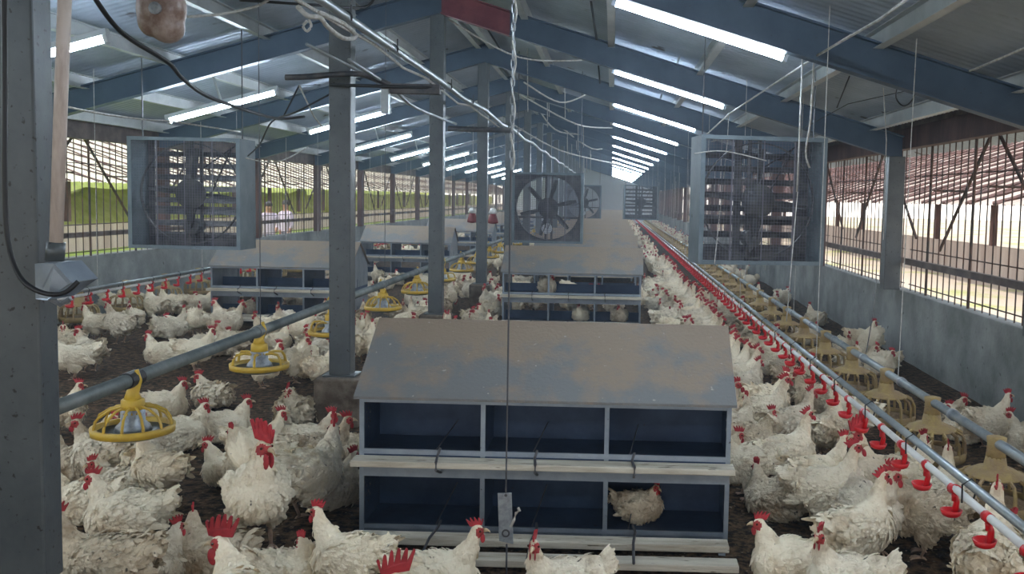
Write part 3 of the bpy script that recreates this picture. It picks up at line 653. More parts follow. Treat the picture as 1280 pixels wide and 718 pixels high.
def line(name, pts, r, m, label, cat, n=6, parent=None, group=None, smooth_n=0):
    P = [Vector(p) for p in pts]
    if smooth_n and len(P) > 2:                        # Catmull-Rom
        Q = [P[0]]+P+[P[-1]]; out = []
        for i in range(1, len(Q)-2):
            for j in range(smooth_n):
                u = j/smooth_n; a, b, c, d = Q[i-1], Q[i], Q[i+1], Q[i+2]
                out.append(0.5*((2*b)+(c-a)*u+(2*a-5*b+4*c-d)*u*u+(3*b-a-3*c+d)*u**3))
        P = out+[P[-1]]
    bm = BM(); tube(bm, P, r, n); o = obj(name, bm, M[m], parent, smooth=True)
    if label: tag(o, label, cat, group)
    return o
# brackets standing out from the columns
line('bracket_bar', [at_y(357, 97, 6.0), at_y(385, 96, 6.0), at_y(440, 92, 6.05), at_y(462, 96, 6.1), at_y(487, 106, 6.2)], 0.020, 'fandark', 'dark bent bar crossing the first ridge column', 'bar', smooth_n=5)
bm = BM(); a, b = at_y(478, 110, 6.2), at_y(552, 114, 6.25); box(bm, a.x, b.x, 6.18, 6.24, a.z-0.035, a.z+0.03); o = obj('angle_bracket', bm, M['fandark'], bevel=0.004); tag(o, 'dark rusty angle bracket right of the first column', 'bracket')
bm = BM(); a = at_y(482, 112, 6.15); box(bm, a.x-0.025, a.x+0.025, 6.12, 6.17, a.z-0.16, a.z); o = obj('drop_rod', bm, M['pipe']); tag(o, 'short metal drop rod under the angle bracket', 'bracket')
line('thin_pipe', [at_y(383, 55, 5.6), at_y(440, 84, 6.0), at_y(478, 107, 6.4)], 0.010, 'pipe', 'thin pipe slanting down to the bracket, left one', 'pipe')
line('thin_pipe', [at_y(436, 75, 5.6), at_y(490, 110, 6.4), at_y(520, 135, 7.2), at_y(570, 155, 9.0)], 0.012, 'pipe', 'thin pipe with open end slanting past the bracket', 'pipe', smooth_n=4)
line('bracket_bar', [at_y(412, 106, 6.1), at_y(553, 110, 6.2)], 0.012, 'cable', 'black rod lying along the angle bracket', 'bar')
line('bracket_bar', [at_y(560, 161, 9.4), at_y(640, 163, 9.4)], 0.030, 'fandark', 'dark crossbar on the second ridge column', 'bar')
line('white_hose', [at_y(372, 8, 4.0), at_y(385, 20, 4.0), at_y(400, 22, 4.1), at_y(410, 34, 4.2), at_y(430, 48, 4.4), at_y(445, 45, 4.6), at_y(430, 30, 4.4), at_y(400, 16, 4.1)], 0.011, 'rope', 'looped whitish rope tied under the overhead tube', 'rope', smooth_n=5)
line('white_hose', [at_y(384, 26, 4.0), at_y(379, 33, 4.0), at_y(384, 39, 4.0), at_y(389, 32, 4.0), at_y(386, 25, 4.0)], 0.006, 'rope', 'small white ring of rope hanging below the knot', 'rope', smooth_n=5)
line('electric_cable', [at_y(112, -12, 3.2), at_y(140, 28, 3.3), at_y(165, 50, 3.4), at_y(210, 78, 3.6), at_y(228, 98, 3.8), at_y(255, 118, 4.2), at_y(290, 132, 4.6), at_y(345, 148, 5.6), at_y(380, 146, 6.0)], 0.009, 'cable', 'black cable sagging from the roof beside the near left column', 'cable', smooth_n=6)
line('electric_cable', [at_y(300, 0, 4.6), at_y(390, 6, 5.0), at_y(455, 9, 5.4), at_y(470, -8, 5.4)], 0.008, 'cable', 'black cable running along under the roof at the top', 'cable', smooth_n=5)
line('cord', [at_y(235, 21, 4.2), at_y(280, 17, 4.4), at_y(320, 8, 4.6), at_y(335, 0, 4.7)], 0.007, 'rope', 'white cord leaving the hanging jug to the right', 'rope', smooth_n=5)
line('cord', [at_y(86, 134, 6.5), at_y(130, 143, 7.0), at_y(185, 150, 7.5), at_y(215, 152, 8.2), at_y(300, 165, 9.6)], 0.008, 'rope', 'sagging pale cord above the left fan', 'rope', smooth_n=5)
line('cable', [at_y(412, 118, 6.3), at_y(370, 140, 6.3), at_y(340, 152, 6.8), at_y(325, 180, 7.4), at_y(310, 195, 8.8)], 0.007, 'cable', 'drooping cable between the first column and the left fan', 'cable', smooth_n=5)
line('cable', [at_y(374, 107, 6.5), at_y(352, 150, 6.6)], 0.006, 'cable', 'left leg of a cable fork left of the first column', 'cable')
line('cable', [at_y(374, 107, 6.5), at_y(392, 145, 6.6), at_y(402, 158, 6.7)], 0.006, 'rope', 'right leg of a cable fork left of the first column', 'cable')
line('cord', [at_y(300, 196, 9.2), at_y(345, 203, 9.6), at_y(385, 184, 10.2)], 0.007, 'rope', 'pale cord hanging in a bow right of the left fan', 'rope', smooth_n=5)
# ropes on the right
line('rope', [at_y(1140, -6, 4.2), at_y(1100, 24, 4.8), at_y(1060, 47, 5.4), at_y(1012, 75, 6.4)], 0.008, 'rope', 'twisted pale rope climbing to the top right of the roof', 'rope')
line('rope', [at_y(1064, 44, 5.4), at_y(1018, 72, 6.4), at_y(960, 110, 8.0), at_y(912, 142, 9.8), at_y(868, 182, 12.0)], 0.008, 'rope', 'long pale rope running from the roof towards the fan corner', 'rope')
line('rope', [at_y(1290, 56, 5.0), at_y(1220, 86, 6.0), at_y(1146, 112, 7.4)], 0.007, 'rope', 'pale rope slanting to the right wall top', 'rope')
line('rope', [at_y(1146, 112, 7.4), at_y(1138, 128, 7.4), at_y(1128, 132, 7.4), at_y(1120, 122, 7.4), at_y(1122, 108, 7.4)], 0.006, 'cable', 'small black loop of cord at the rope end', 'rope', smooth_n=5)
line('rope', [at_y(1003, 72, 6.4), at_y(998, 200, 6.5), at_y(996, 240, 6.5)], 0.006, 'rope', 'left one of two ropes dropping in front of the right fan', 'rope')
line('rope', [at_y(1017, 76, 6.4), at_y(1013, 150, 6.5), at_y(1007, 190, 6.5), at_y(1012, 210, 6.5)], 0.007, 'rope', 'right one of two ropes dropping in front of the right fan, knotted end', 'rope', smooth_n=4)
line('rope', [at_y(997, 240, 6.5), at_y(984, 392, 6.5), at_y(983, 402, 6.5)], 0.0035, 'rope', 'thin string dropping past the right fan to the feed pipe', 'rope')
line('rope', [at_y(911, 142, 9.0), at_y(909, 180, 9.0), at_y(893, 330, 7.6)], 0.004, 'rope', 'thin string hanging left on the right fan', 'rope')
line('cord', [at_y(868, 192, 7.6), at_y(905, 189, 7.6), at_y(958, 201, 7.7)], 0.005, 'rope', 'pale wire draped across the top of the right fan', 'wire', smooth_n=5)
line('cord', [at_y(1062, 95, 7.8), at_y(1046, 135, 7.8)], 0.006, 'cable', 'short dark cord under the second rafter', 'wire')
line('cord', [at_y(1104, 110, 7.8), at_y(1108, 175, 8.2), at_y(1104, 300, 8.4)], 0.004, 'rope', 'thin string hanging beside the right wall post', 'wire')
line('cord', [at_y(1005, 160, 8.6), at_y(1060, 130, 8.4), at_y(1140, 112, 7.6)], 0.004, 'cable', 'dark wire sagging to the right wall top', 'wire')
line('cord', [at_y(1096, 350, 7.5), at_y(1090, 400, 6.9), at_y(1083, 440, 6.0)], 0.003, 'cable', 'thin dark wire against the right wall', 'wire')
# cords sagging under the dark ridge
for i, (a, b, c, y) in enumerate((((560, 24), (650, 72), (735, 75), 9.8), ((655, 103), (700, 128), (735, 117), 12), ((650, 118), (720, 155), (765, 160), 16), ((640, 155), (700, 188), (770, 205), 19), ((675, 140), (700, 165), (755, 168), 22), ((690, 150), (740, 186), (768, 178), 26))):
    line('sagging_cord', [at_y(*a, y), at_y(*b, y+0.8), at_y(*c, y+1.6)], 0.004+0.0006*y, 'rope', '%s sagging pale cord under the ridge, counting from the front' % ordinal(i).capitalize(), 'cord', smooth_n=6, group='sagging cords under the ridge')
for i in range(16):
    x = -1.1+rnd.uniform(-0.25, 0.35); y = 13+1.9*i+rnd.uniform(-0.5, 0.5); zz = raf(x)+0.40
    line('hanging_string', [(x, y, zz), (x+0.02, y, zz-rnd.uniform(0.5, 1.1))], 0.004+0.0002*y, 'rope', 'thin pale string hanging below the ridge over the middle row', 'string', n=5, group='strings hanging below the ridge')
for i in range(12):
    x = 2.0+rnd.uniform(-0.1, 0.5); y = 14+2.4*i; zz = raf(x)+0.40
    line('hanging_string', [(x, y, zz), (x, y, 0.5+rnd.uniform(0, 0.9))], 0.006, 'rope', 'thin pale string hanging over the far right feeders', 'string', n=5, group='strings over the right feeders')
# tie rods from the purlins
for i, (p, q, y) in enumerate((((738, -4), (746, 50), 8.4), ((748, 82), (750, 105), 12.0), ((608, 34), (627, 64), 10.5))):
    line('tie_rod', [at_y(*p, y), at_y(*q, y)], 0.012, 'cable', '%s dark tie rod between the purlins near the ridge' % ordinal(i).capitalize(), 'rod', group='dark tie rods')

# winch wire with chain and plate
xw = -0.375
t = thing('hanging_plate', 'scratched grey metal plate hanging on a wire in front of the nearest nest box', 'plate', (xw-0.01, 3.50, 0.225), 0.0)
o = None
bm = BM(); sheet_prism(bm, [(-0.026, 0.012), (0.030, 0.0), (0.020, 0.205), (-0.034, 0.202)], 'y', -0.003, 0.003); obj('plate', bm, M['plate'], t, bevel=0.0015)
bm = BM(); ring(bm, 0.010, 0.016, -0.008, 16, 0.045, 0.005); tube(bm, [(-0.002, -0.004, 0.195), (-0.002, 0.006, 0.195)], 0.006, 8); obj('bolt', bm, M['wire'], t)
bm = BM(); tube(bm, [(0.018, 0, 0.07), (0.032, -0.003, 0.10), (0.038, 0.0, 0.125), (0.052, 0, 0.135), (0.045, 0.003, 0.145)], 0.006, 6); obj('twine_knot', bm, M['rope'], t)
bm = BM(); tube(bm, [(-0.002, 0, 0.195), (0.0, 0, 1.45)], 0.0035, 6); tube(bm, [(0.004, 0, 0.0), (0.004, 0, -0.20)], 0.004, 6); obj('wire', bm, M['wire'], t)
ch = thing('chain', 'pale knotted chain hanging from the ridge to the wire in the middle', 'chain', (xw-0.008, 3.50, 1.68))
bm = BM()
z = 0.0; i = 0
while z < 1.22:
    a = [(0.007*math.cos(q)*(1 if i % 2 else 0.2), 0.007*math.cos(q)*(0.2 if i % 2 else 1), z+0.022+0.022*math.sin(q)) for q in [2*PI*j/10 for j in range(10)]]
    tube(bm, a, 0.003, 5, closed=True); z += 0.034; i += 1
tube(bm, [(0, 0, 1.2), (0, 0, 1.60)], 0.004, 5)
obj('links', bm, M['plate'], ch)
bm = BM(); tube(bm, [(0.004+0.007*math.sin(q*4), 0.007*math.cos(q*4), q*0.115) for q in [i*0.12 for i in range(90)]], 0.0035, 5); obj('wound_rope', bm, M['rope'], ch)

# ---------------------------------------------------------------- fittings at the near left column
t = thing('conduit_pipe', 'grimy pinkish plastic pipe beside the near left column', 'pipe', (0, 0, 0))
bm = BM(); tube(bm, [at_y(82, -30, 2.72), at_y(76, 130, 2.74), at_y(70, 312, 2.74)], 0.0185, 14); obj('pipe', bm, M['oldpvc'], t, smooth=True)
bm = BM(); tube(bm, [at_y(70, 303, 2.74), at_y(68.5, 326, 2.74)], 0.026, 14); obj('socket', bm, M['column'], t, smooth=True)
t = thing('metal_chute', 'grey sheet metal spout fixed to the near left column below the pipe', 'chute', at_y(56, 350, 2.74))
bm = BM()
A = [(-0.01, -0.03, 0.05), (-0.01, 0.07, 0.05), (-0.01, 0.07, -0.055), (-0.01, -0.03, -0.055)]
Bq = [(0.065, -0.06, 0.055), (0.065, 0.08, 0.055), (0.115, 0.08, 0.0), (0.115, -0.06, 0.0)]
Cq = [(0.115, -0.06, 0.0), (0.115, 0.08, 0.0), (0.04, 0.08, -0.055), (0.04, -0.06, -0.055)]
va = [bm.verts.new(p) for p in A]; vb = [bm.verts.new(p) for p in Bq]; vc = [bm.verts.new(p) for p in Cq[2:]]
bm.faces.new((va[0], va[1], vb[1], vb[0])); bm.faces.new((va[1], va[2], vc[0], vb[2], vb[1])); bm.faces.new((va[0], vb[0], vb[3], vc[1], va[3])); bm.faces.new((va[2], va[3], vc[1], vc[0])); bm.faces.new((vb[0], vb[1], vb[2], vb[3]))
o = obj('hood', bm, M['galv'], t); m_ = o.modifiers.new('thick', 'SOLIDIFY'); m_.thickness = 0.004
bm = BM(); tube(bm, [(0.0, 0, -0.05), (0.04, 0.01, -0.075), (0.07, 0.01, -0.055)], 0.008, 6); obj('bracket', bm, M['plate'], t)
line('power_cable', [at_y(5, -20, 2.70), at_y(6, 120, 2.70), at_y(6, 230, 2.70), at_y(10, 300, 2.70), at_y(24, 345, 2.66), at_y(50, 365, 2.64), at_y(78, 367, 2.64), at_y(98, 352, 2.66)], 0.0075, 'cable', 'black power cable looping down the near left column', 'cable', smooth_n=8)
# hanging jug
t = thing('plastic_jug', 'grimy translucent jug hanging from the roof beside the near left column', 'jug', at_y(202, 22, 3.3))
bm = BM(); ball(bm, (0, 0, 0.03), (0.088, 0.06, 0.10), 18, 12); ball(bm, (0.02, 0, -0.035), (0.062, 0.05, 0.055), 16, 10); ball(bm, (-0.035, 0, -0.01), (0.05, 0.05, 0.06), 10, 8); ball(bm, (0.0, 0, 0.16), (0.04, 0.04, 0.05), 12, 8)
o = obj('body', bm, M['jug'], t, smooth=True); m_ = o.modifiers.new('r', 'REMESH'); m_.mode = 'VOXEL'; m_.voxel_size = 0.008; m_.use_smooth_shade = True
m_ = o.modifiers.new('s', 'SMOOTH'); m_.iterations = 6
bm = BM(); lathe(bm, [(0.012, 0), (0.02, 0.0), (0.022, 0.012), (0.012, 0.014)], 12); obj('cap', bm, M['plate'], t, loc=(0.01, -0.058, 0.02), rot=(PI/2, 0, 0))
bm = BM(); tube(bm, [(0, 0, 0.18), (0, 0.0, 1.05)], 0.006, 6); obj('string', bm, M['rope'], t)

# ================================================================ CHICKENS
def bake(bm, mods):
    me = bpy.data.meshes.new('tmp'); bm.to_mesh(me); bm.free()
    o = bpy.data.objects.new('tmp', me); C.objects.link(o); mods(o)
    dg = bpy.context.evaluated_depsgraph_get(); out = bpy.data.meshes.new_from_object(o.evaluated_get(dg))
    bpy.data.objects.remove(o); bpy.data.meshes.remove(me); return out
def chain(bm, pts):                      # pts: (x, y, z, r) blended by many balls
    for a, b in zip(pts, pts[1:]):
        d = math.dist(a[:3], b[:3]); n = max(2, int(d/0.018))
        for i in range(n+1):
            u = i/n; ball(bm, [a[k]*(1-u)+b[k]*u for k in range(3)], a[3]*(1-u)+b[3]*u, 10, 7)
def feather(bm, p, d, n, L, w, lift, curl):
    s = d.cross(n).normalized(); d2 = (d*math.cos(lift)+n*math.sin(lift)).normalized(); up = s.cross(d2)
    if up.dot(n) < 0: up = -up
    rows = []
    for u, ww in ((0, 0.35), (0.4, 1.0), (0.78, 0.86), (1.0, 0.25)):
        c = p+d2*(L*u)+up*(curl*L*math.sin(u*PI*0.6)-curl*L*0.9*u*u)
        rows.append([bm.verts.new(c-s*(w*ww*0.5)-up*(w*0.10*ww)), bm.verts.new(c+up*w*0.06), bm.verts.new(c+s*(w*ww*0.5)-up*(w*0.10*ww))])
    for a, b in zip(rows, rows[1:]):
        for i in range(2): bm.faces.new((a[i], a[i+1], b[i+1], b[i]))
def comb_poly(k, spiky):
    n = 6 if spiky else 5; base = [(0.030*k, 0.004*k), (0.010*k, 0.0), (-0.014*k, 0.0), (-0.040*k, -0.002*k)]
    top = []
    for i in range(n):
        u = i/(n-1); x = (-0.048+0.082*u)*k; hh = (0.030+0.018*math.sin(PI*(0.15+0.75*u)))*k; a = (0.95-0.75*u)
        tip = (x-0.012*k*a, hh*(1.25 if spiky else 1.0)+0.002*k)
        if i: top.append((x-0.0068*k, hh*0.50))
        top.append((tip[0]-0.0035*k, tip[1]-0.004*k)); top.append(tip); top.append((tip[0]+0.004*k, tip[1]-0.005*k))
    return base+top
def make_bird(body, neck, head, yaw, pitch, sit, rooster=False, seed=0, tail=0.5, nf=1500, tuck=False, mkey='feather', ruffle=0.4):
    rn = random.Random(seed); bm = BM()
    for c, r in body: ball(bm, c, r, 20, 14)
    chain(bm, neck)
    hc = Vector(head); H = Matrix.Rotation(yaw, 4, 'Z') @ Matrix.Rotation(-pitch, 4, 'Y'); k = 1.15 if rooster else 1.08
    def hp(x, y, z): return hc+(H @ Vector((x*k, y*k, z*k)))
    ball(bm, hc, (0.030*k, 0.023*k, 0.025*k), 14, 10, H.to_3x3()); ball(bm, hp(0.018, 0, -0.004), (0.017*k, 0.014*k, 0.015*k), 10, 8, H.to_3x3())
    def mods(o):
        m = o.modifiers.new('r', 'REMESH'); m.mode = 'VOXEL'; m.voxel_size = 0.0085; m.use_smooth_shade = True
        m = o.modifiers.new('s', 'SMOOTH'); m.iterations = 4; m.factor = 0.6
    me = bake(bm, mods)
    b2 = BM(); b2.from_mesh(me); b2.normal_update()
    fc = {}
    eyeL, eyeR = hp(0.012, 0.020, -0.002), hp(0.012, -0.020, -0.002); face0 = hp(0.022, 0, -0.008)
    red = lambda c: (min((c-eyeL).length, (c-eyeR).length) < 0.021*k) or (c-face0).length < 0.019*k
    for v in b2.verts:
        if not red(v.co): v.co += v.normal*(0.008*noise.noise(v.co*26+Vector((seed, 0, 0)))+0.005*noise.noise(v.co*60))*(1.0 if (v.co-hc).length > 0.05 else 0.3)
    for f in b2.faces: f.material_index = 1 if red(f.calc_center_median()) else 0; f.smooth = True
    base = [(f.calc_center_median(), f.normal.copy(), f.calc_area()) for f in b2.faces]
    tot = sum(a for _, _, a in base); nb = Vector(neck[0][:3])
    for c, n, a in base:
        if rn.random() > nf*a/tot: continue
        if red(c) or (c-hc).length < 0.028*k: continue
        isneck = c.z > nb.z+0.02 and c.x > 0.05
        nearhead = (c-hc).length < 0.06
        if isneck: fl = (Vector((-0.25, 0, -1)) if not tuck else Vector((-1, 0, -0.6)))
        elif c.x > 0.08: fl = Vector((-0.6, 0, -0.8))
        else: fl = Vector((-1, 0, -0.30 if c.z < body[0][0][2] else 0.10))
        fl = fl+Vector((rn.gauss(0, 0.35*ruffle+0.1), rn.gauss(0, 0.35*ruffle+0.1), rn.gauss(0, 0.35*ruffle+0.1))); fl -= n*fl.dot(n)
        if fl.length < 0.1: continue
        L = rn.uniform(0.030, 0.055)*(0.45 if nearhead else 0.72 if isneck else 1.0)*(1.25 if c.x < -0.1 else 1); w = L*rn.uniform(0.42, 0.62)
        feather(b2, c-n*0.004, fl.normalized(), n, L, w, abs(rn.gauss(0.10, 0.30*ruffle))*(0.6 if isneck else 1), rn.uniform(0.05, 0.30))
    z0 = body[0][0][2]
    tc_ = Vector((-0.17, 0, z0+0.07))
    for i in range(11):                  # tail fan
        u = (i-5)/5; d = Vector((-math.cos(tail), u*0.35, math.sin(tail)*(1-0.3*abs(u)))).normalized()
        feather(b2, tc_+Vector((0.01, u*0.030, -0.02*abs(u))), d, Vector((0, u*1.2, 1)).normalized() if abs(u) > 0.1 else Vector((0, 0.5, 0.9)), rn.uniform(0.085, 0.12)*(1.3 if rooster else 1), 0.036, 0.1, 0.15)
    for s in (-1, 1):                    # wing quills
        for i in range(9):
            p = Vector((0.05-0.022*i, s*(0.112-0.002*i), z0+0.045-0.010*i+rn.uniform(-0.01, 0.01))); d = Vector((-1, -s*0.10, -0.22+0.05*i*0.4+rn.gauss(0, 0.06))).normalized()
            feather(b2, p, d, Vector((0, s, 0.15)).normalized(), rn.uniform(0.075, 0.11), 0.030, 0.08, 0.10)
    out = bpy.data.meshes.new('bird_body'); b2.to_mesh(out); b2.free(); bpy.data.meshes.remove(me)
    out.materials.append(M[mkey]); out.materials.append(M['skin'])
    parts = {'body': out}
    def keep(nm, bm, m, smooth=True):
        bmesh.ops.recalc_face_normals(bm, faces=bm.faces)
        q = bpy.data.meshes.new('bird_'+nm); bm.to_mesh(q); bm.free(); q.materials.append(M[m])
        if smooth: q.polygons.foreach_set('use_smooth', [True]*len(q.polygons))
        parts[nm] = q
    ck = 1.35 if rooster else 0.80
    bm = BM(); poly = comb_poly(ck, rooster); off = 0.019
    for s in (0,):
        rows = []
        for yy in (-0.0035*ck, 0.0035*ck): rows.append([bm.verts.new(hp(a/k, yy/k+0.002*math.sin(a*90), off+b/k)) for a, b in poly])
        bm.faces.new(rows[0][::-1]); bm.faces.new(rows[1])
        for i in range(len(poly)): j = (i+1) % len(poly); bm.faces.new((rows[0][i], rows[0][j], rows[1][j], rows[1][i]))
    keep('comb', bm, 'comb', False)
    bm = BM(); wk = 1.7 if rooster else 0.9
    for s in (-1, 1): ball(bm, hp(0.024, s*0.010, -0.020-0.013*wk), (0.012*wk, 0.0045*wk, 0.019*wk), 10, 8, H.to_3x3())
    if rooster:
        for s in (-1, 1): ball(bm, hp(-0.004, s*0.022, -0.016), (0.010, 0.004, 0.014), 8, 6, H.to_3x3())
    keep('wattles', bm, 'comb')
    bm = BM(); tube(bm, [hp(0.028, 0, 0.0), hp(0.040, 0, 0.0), hp(0.051, 0, -0.005), hp(0.056, 0, -0.011)], [0.010*k, 0.0075*k, 0.004*k, 0.001], 8); keep('beak', bm, 'beak')
    bm = BM(); ball(bm, hp(0.012, 0.0215, 0.003), 0.0052, 8, 6); keep('eye_l', bm, 'eye'); bm = BM(); ball(bm, hp(0.012, -0.0215, 0.003), 0.0052, 8, 6); keep('eye_r', bm, 'eye')
    for s, nm in ((1, 'leg_l'), (-1, 'leg_r')):
        if sit: continue
        bm = BM(); zt = z0-0.06; y = 0.05*s
        tube(bm, [(-0.02, y, zt), (-0.03, y, 0.085), (0.0, y, 0.016)], [0.014, 0.009, 0.007], 8)
        for a in (-0.45, 0.0, 0.45, PI): 
            L = 0.055 if a != PI else 0.028; tube(bm, [(0, y, 0.014), (L*0.6*math.cos(a), y+L*0.6*math.sin(a), 0.012), (L*math.cos(a), y+L*math.sin(a), 0.004)], [0.0065, 0.0055, 0.003], 6)
        keep(nm, bm, 'shank')
    return parts
def stand_body(z=0.215, up=0.0):
    return [((0, 0, z), (0.150, 0.108, 0.105)), ((0.075, 0, z-0.005+up), (0.100, 0.098, 0.105)), ((-0.10, 0, z+0.025-up), (0.095, 0.080, 0.080)), ((-0.165, 0, z+0.06-up), (0.055, 0.042, 0.045)),
            ((-0.01, 0.060, z-0.06), (0.060, 0.045, 0.070)), ((-0.01, -0.060, z-0.06), (0.060, 0.045, 0.070)), ((-0.02, 0.088, z+0.01), (0.125, 0.030, 0.070)), ((-0.02, -0.088, z+0.01), (0.125, 0.030, 0.070))]
def sit_body(z=0.115):
    return [((0, 0, z), (0.155, 0.120, 0.105)), ((0.075, 0, z), (0.100, 0.108, 0.100)), ((-0.10, 0, z+0.015), (0.095, 0.090, 0.085)), ((-0.170, 0, z+0.05), (0.055, 0.042, 0.040)),
            ((-0.02, 0.075, z-0.045), (0.110, 0.060, 0.060)), ((-0.02, -0.075, z-0.045), (0.110, 0.060, 0.060)), ((-0.02, 0.100, z+0.01), (0.125, 0.030, 0.065)), ((-0.02, -0.100, z+0.01), (0.125, 0.030, 0.065))]
B = {}
B['stand'] = make_bird(stand_body(), [(0.10, 0, 0.27, 0.062), (0.138, 0, 0.325, 0.045), (0.155, 0, 0.365, 0.033), (0.165, 0, 0.395, 0.026)], (0.172, 0, 0.405), 0, 0, False, seed=1)
B['stand_l'] = make_bird(stand_body(), [(0.09, 0, 0.27, 0.062), (0.122, 0.008, 0.325, 0.045), (0.128, 0.02, 0.365, 0.033), (0.132, 0.028, 0.395, 0.026)], (0.136, 0.036, 0.405), 1.15, 0, False, seed=2, tail=0.9, mkey='feather3')
B['stand_r'] = make_bird(stand_body(), [(0.09, 0, 0.27, 0.062), (0.122, -0.008, 0.325, 0.045), (0.128, -0.02, 0.365, 0.033), (0.132, -0.028, 0.395, 0.026)], (0.136, -0.036, 0.405), -1.15, -0.1, False, seed=3, tail=0.3, ruffle=0.7)
B['sit'] = make_bird(sit_body(), [(0.09, 0, 0.16, 0.070), (0.120, 0, 0.215, 0.048), (0.132, 0, 0.25, 0.035), (0.142, 0, 0.275, 0.027)], (0.150, 0, 0.283), 0, 0, True, seed=4)
B['sit_l'] = make_bird(sit_body(), [(0.08, 0, 0.16, 0.070), (0.105, 0.01, 0.205, 0.048), (0.112, 0.025, 0.235, 0.035), (0.116, 0.032, 0.255, 0.028)], (0.122, 0.040, 0.262), 1.0, 0, True, seed=5, ruffle=0.8, mkey='feather3')
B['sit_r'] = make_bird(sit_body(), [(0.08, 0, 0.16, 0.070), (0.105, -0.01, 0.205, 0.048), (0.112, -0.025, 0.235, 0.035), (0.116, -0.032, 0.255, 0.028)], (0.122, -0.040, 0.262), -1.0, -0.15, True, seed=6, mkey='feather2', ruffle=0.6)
B['sit_back'] = make_bird(sit_body(), [(0.06, 0, 0.17, 0.065), (0.075, 0.01, 0.215, 0.048), (0.060, 0.015, 0.245, 0.036), (0.045, 0.03, 0.255, 0.028)], (0.035, 0.036, 0.256), 2.5, -0.2, True, seed=7, tuck=True, ruffle=0.8)
B['drink'] = make_bird(stand_body(0.225, 0.02), [(0.085, 0, 0.29, 0.062), (0.112, 0, 0.350, 0.044), (0.125, 0, 0.400, 0.032), (0.135, 0, 0.430, 0.026)], (0.145, 0, 0.440), 0, 0.45, False, seed=8, tail=0.1)
B['drink2'] = make_bird(stand_body(0.225, 0.02), [(0.095, 0, 0.28, 0.060), (0.130, 0, 0.330, 0.044), (0.150, 0, 0.370, 0.033), (0.165, 0, 0.400, 0.026)], (0.175, 0, 0.412), 0, 0.3, False, seed=9, tail=0.3, mkey='feather3')
B['peck'] = make_bird(stand_body(0.22, -0.02), [(0.11, 0, 0.22, 0.065), (0.165, 0, 0.185, 0.045), (0.20, 0, 0.14, 0.033), (0.22, 0, 0.10, 0.026)], (0.230, 0, 0.085), 0, -0.9, False, seed=10, tail=0.8)
B['rooster'] = make_bird(stand_body(0.23, 0.025), [(0.085, 0, 0.28, 0.078), (0.110, 0, 0.350, 0.056), (0.118, 0, 0.400, 0.040), (0.125, 0, 0.435, 0.029)], (0.132, 0.01, 0.445), 0.55, -0.15, False, rooster=True, seed=11, tail=1.0)
B['rooster_l'] = make_bird(stand_body(0.23, 0.0), [(0.10, 0, 0.26, 0.075), (0.150, 0.01, 0.310, 0.052), (0.172, 0.02, 0.345, 0.038), (0.185, 0.03, 0.375, 0.029)], (0.195, 0.038, 0.382), 0.9, -0.1, False, rooster=True, seed=12, tail=0.8, ruffle=0.6)
B['soiled'] = make_bird(stand_body(), [(0.10, 0, 0.27, 0.062), (0.135, 0, 0.325, 0.045), (0.150, 0, 0.365, 0.033), (0.160, 0, 0.390, 0.026)], (0.168, 0, 0.400), 0, 0, False, seed=13, mkey='feather2', ruffle=0.8)

REAL = []; birds = []; N_BIRD = [0]
def bird(kind, x, y, head, label, scale=1.0, z=0.0, group=None, name=None):
    P = B[kind]; name = name or ('rooster' if kind.startswith('rooster') else 'hen')
    o = bpy.data.objects.new(name, P['body']); C.objects.link(o); o.location = (x, y, z-0.004); o.rotation_euler = (0, 0, head); o.scale = (scale,)*3
    tag(o, label, 'chicken', group); far = y > 13; f = 1.0 if kind.startswith('rooster') else 0.95 if kind.startswith('drink') else 0.87; o.scale = (scale*f*(0.93 if f < 1 else 1), scale*f, scale*f)
    for nm, lab in (('comb', 'comb'), ('wattles', 'wattles'), ('beak', 'beak'), ('eye_l', 'eye'), ('eye_r', 'eye'), ('leg_l', 'leg'), ('leg_r', 'leg')):
        if nm not in P or (far and nm not in ('comb', 'wattles')): continue
        c = bpy.data.objects.new(lab, P[nm]); C.objects.link(c); c.parent = o
    birds.append((x, y, 0.145*scale if y < 9 else 0.13)); N_BIRD[0] += 1
    if z == 0: REAL.append([o, Vector((x, y)), Vector((x, y)), 0.5 if y < 5.5 else 1.0])
    return o
D2R = PI/180
def gy(px, py):            # ground point whose near edge is seen at the pixel
    p = at_z(px, py); return p.x*(1+0.10/p.y), p.y+0.10
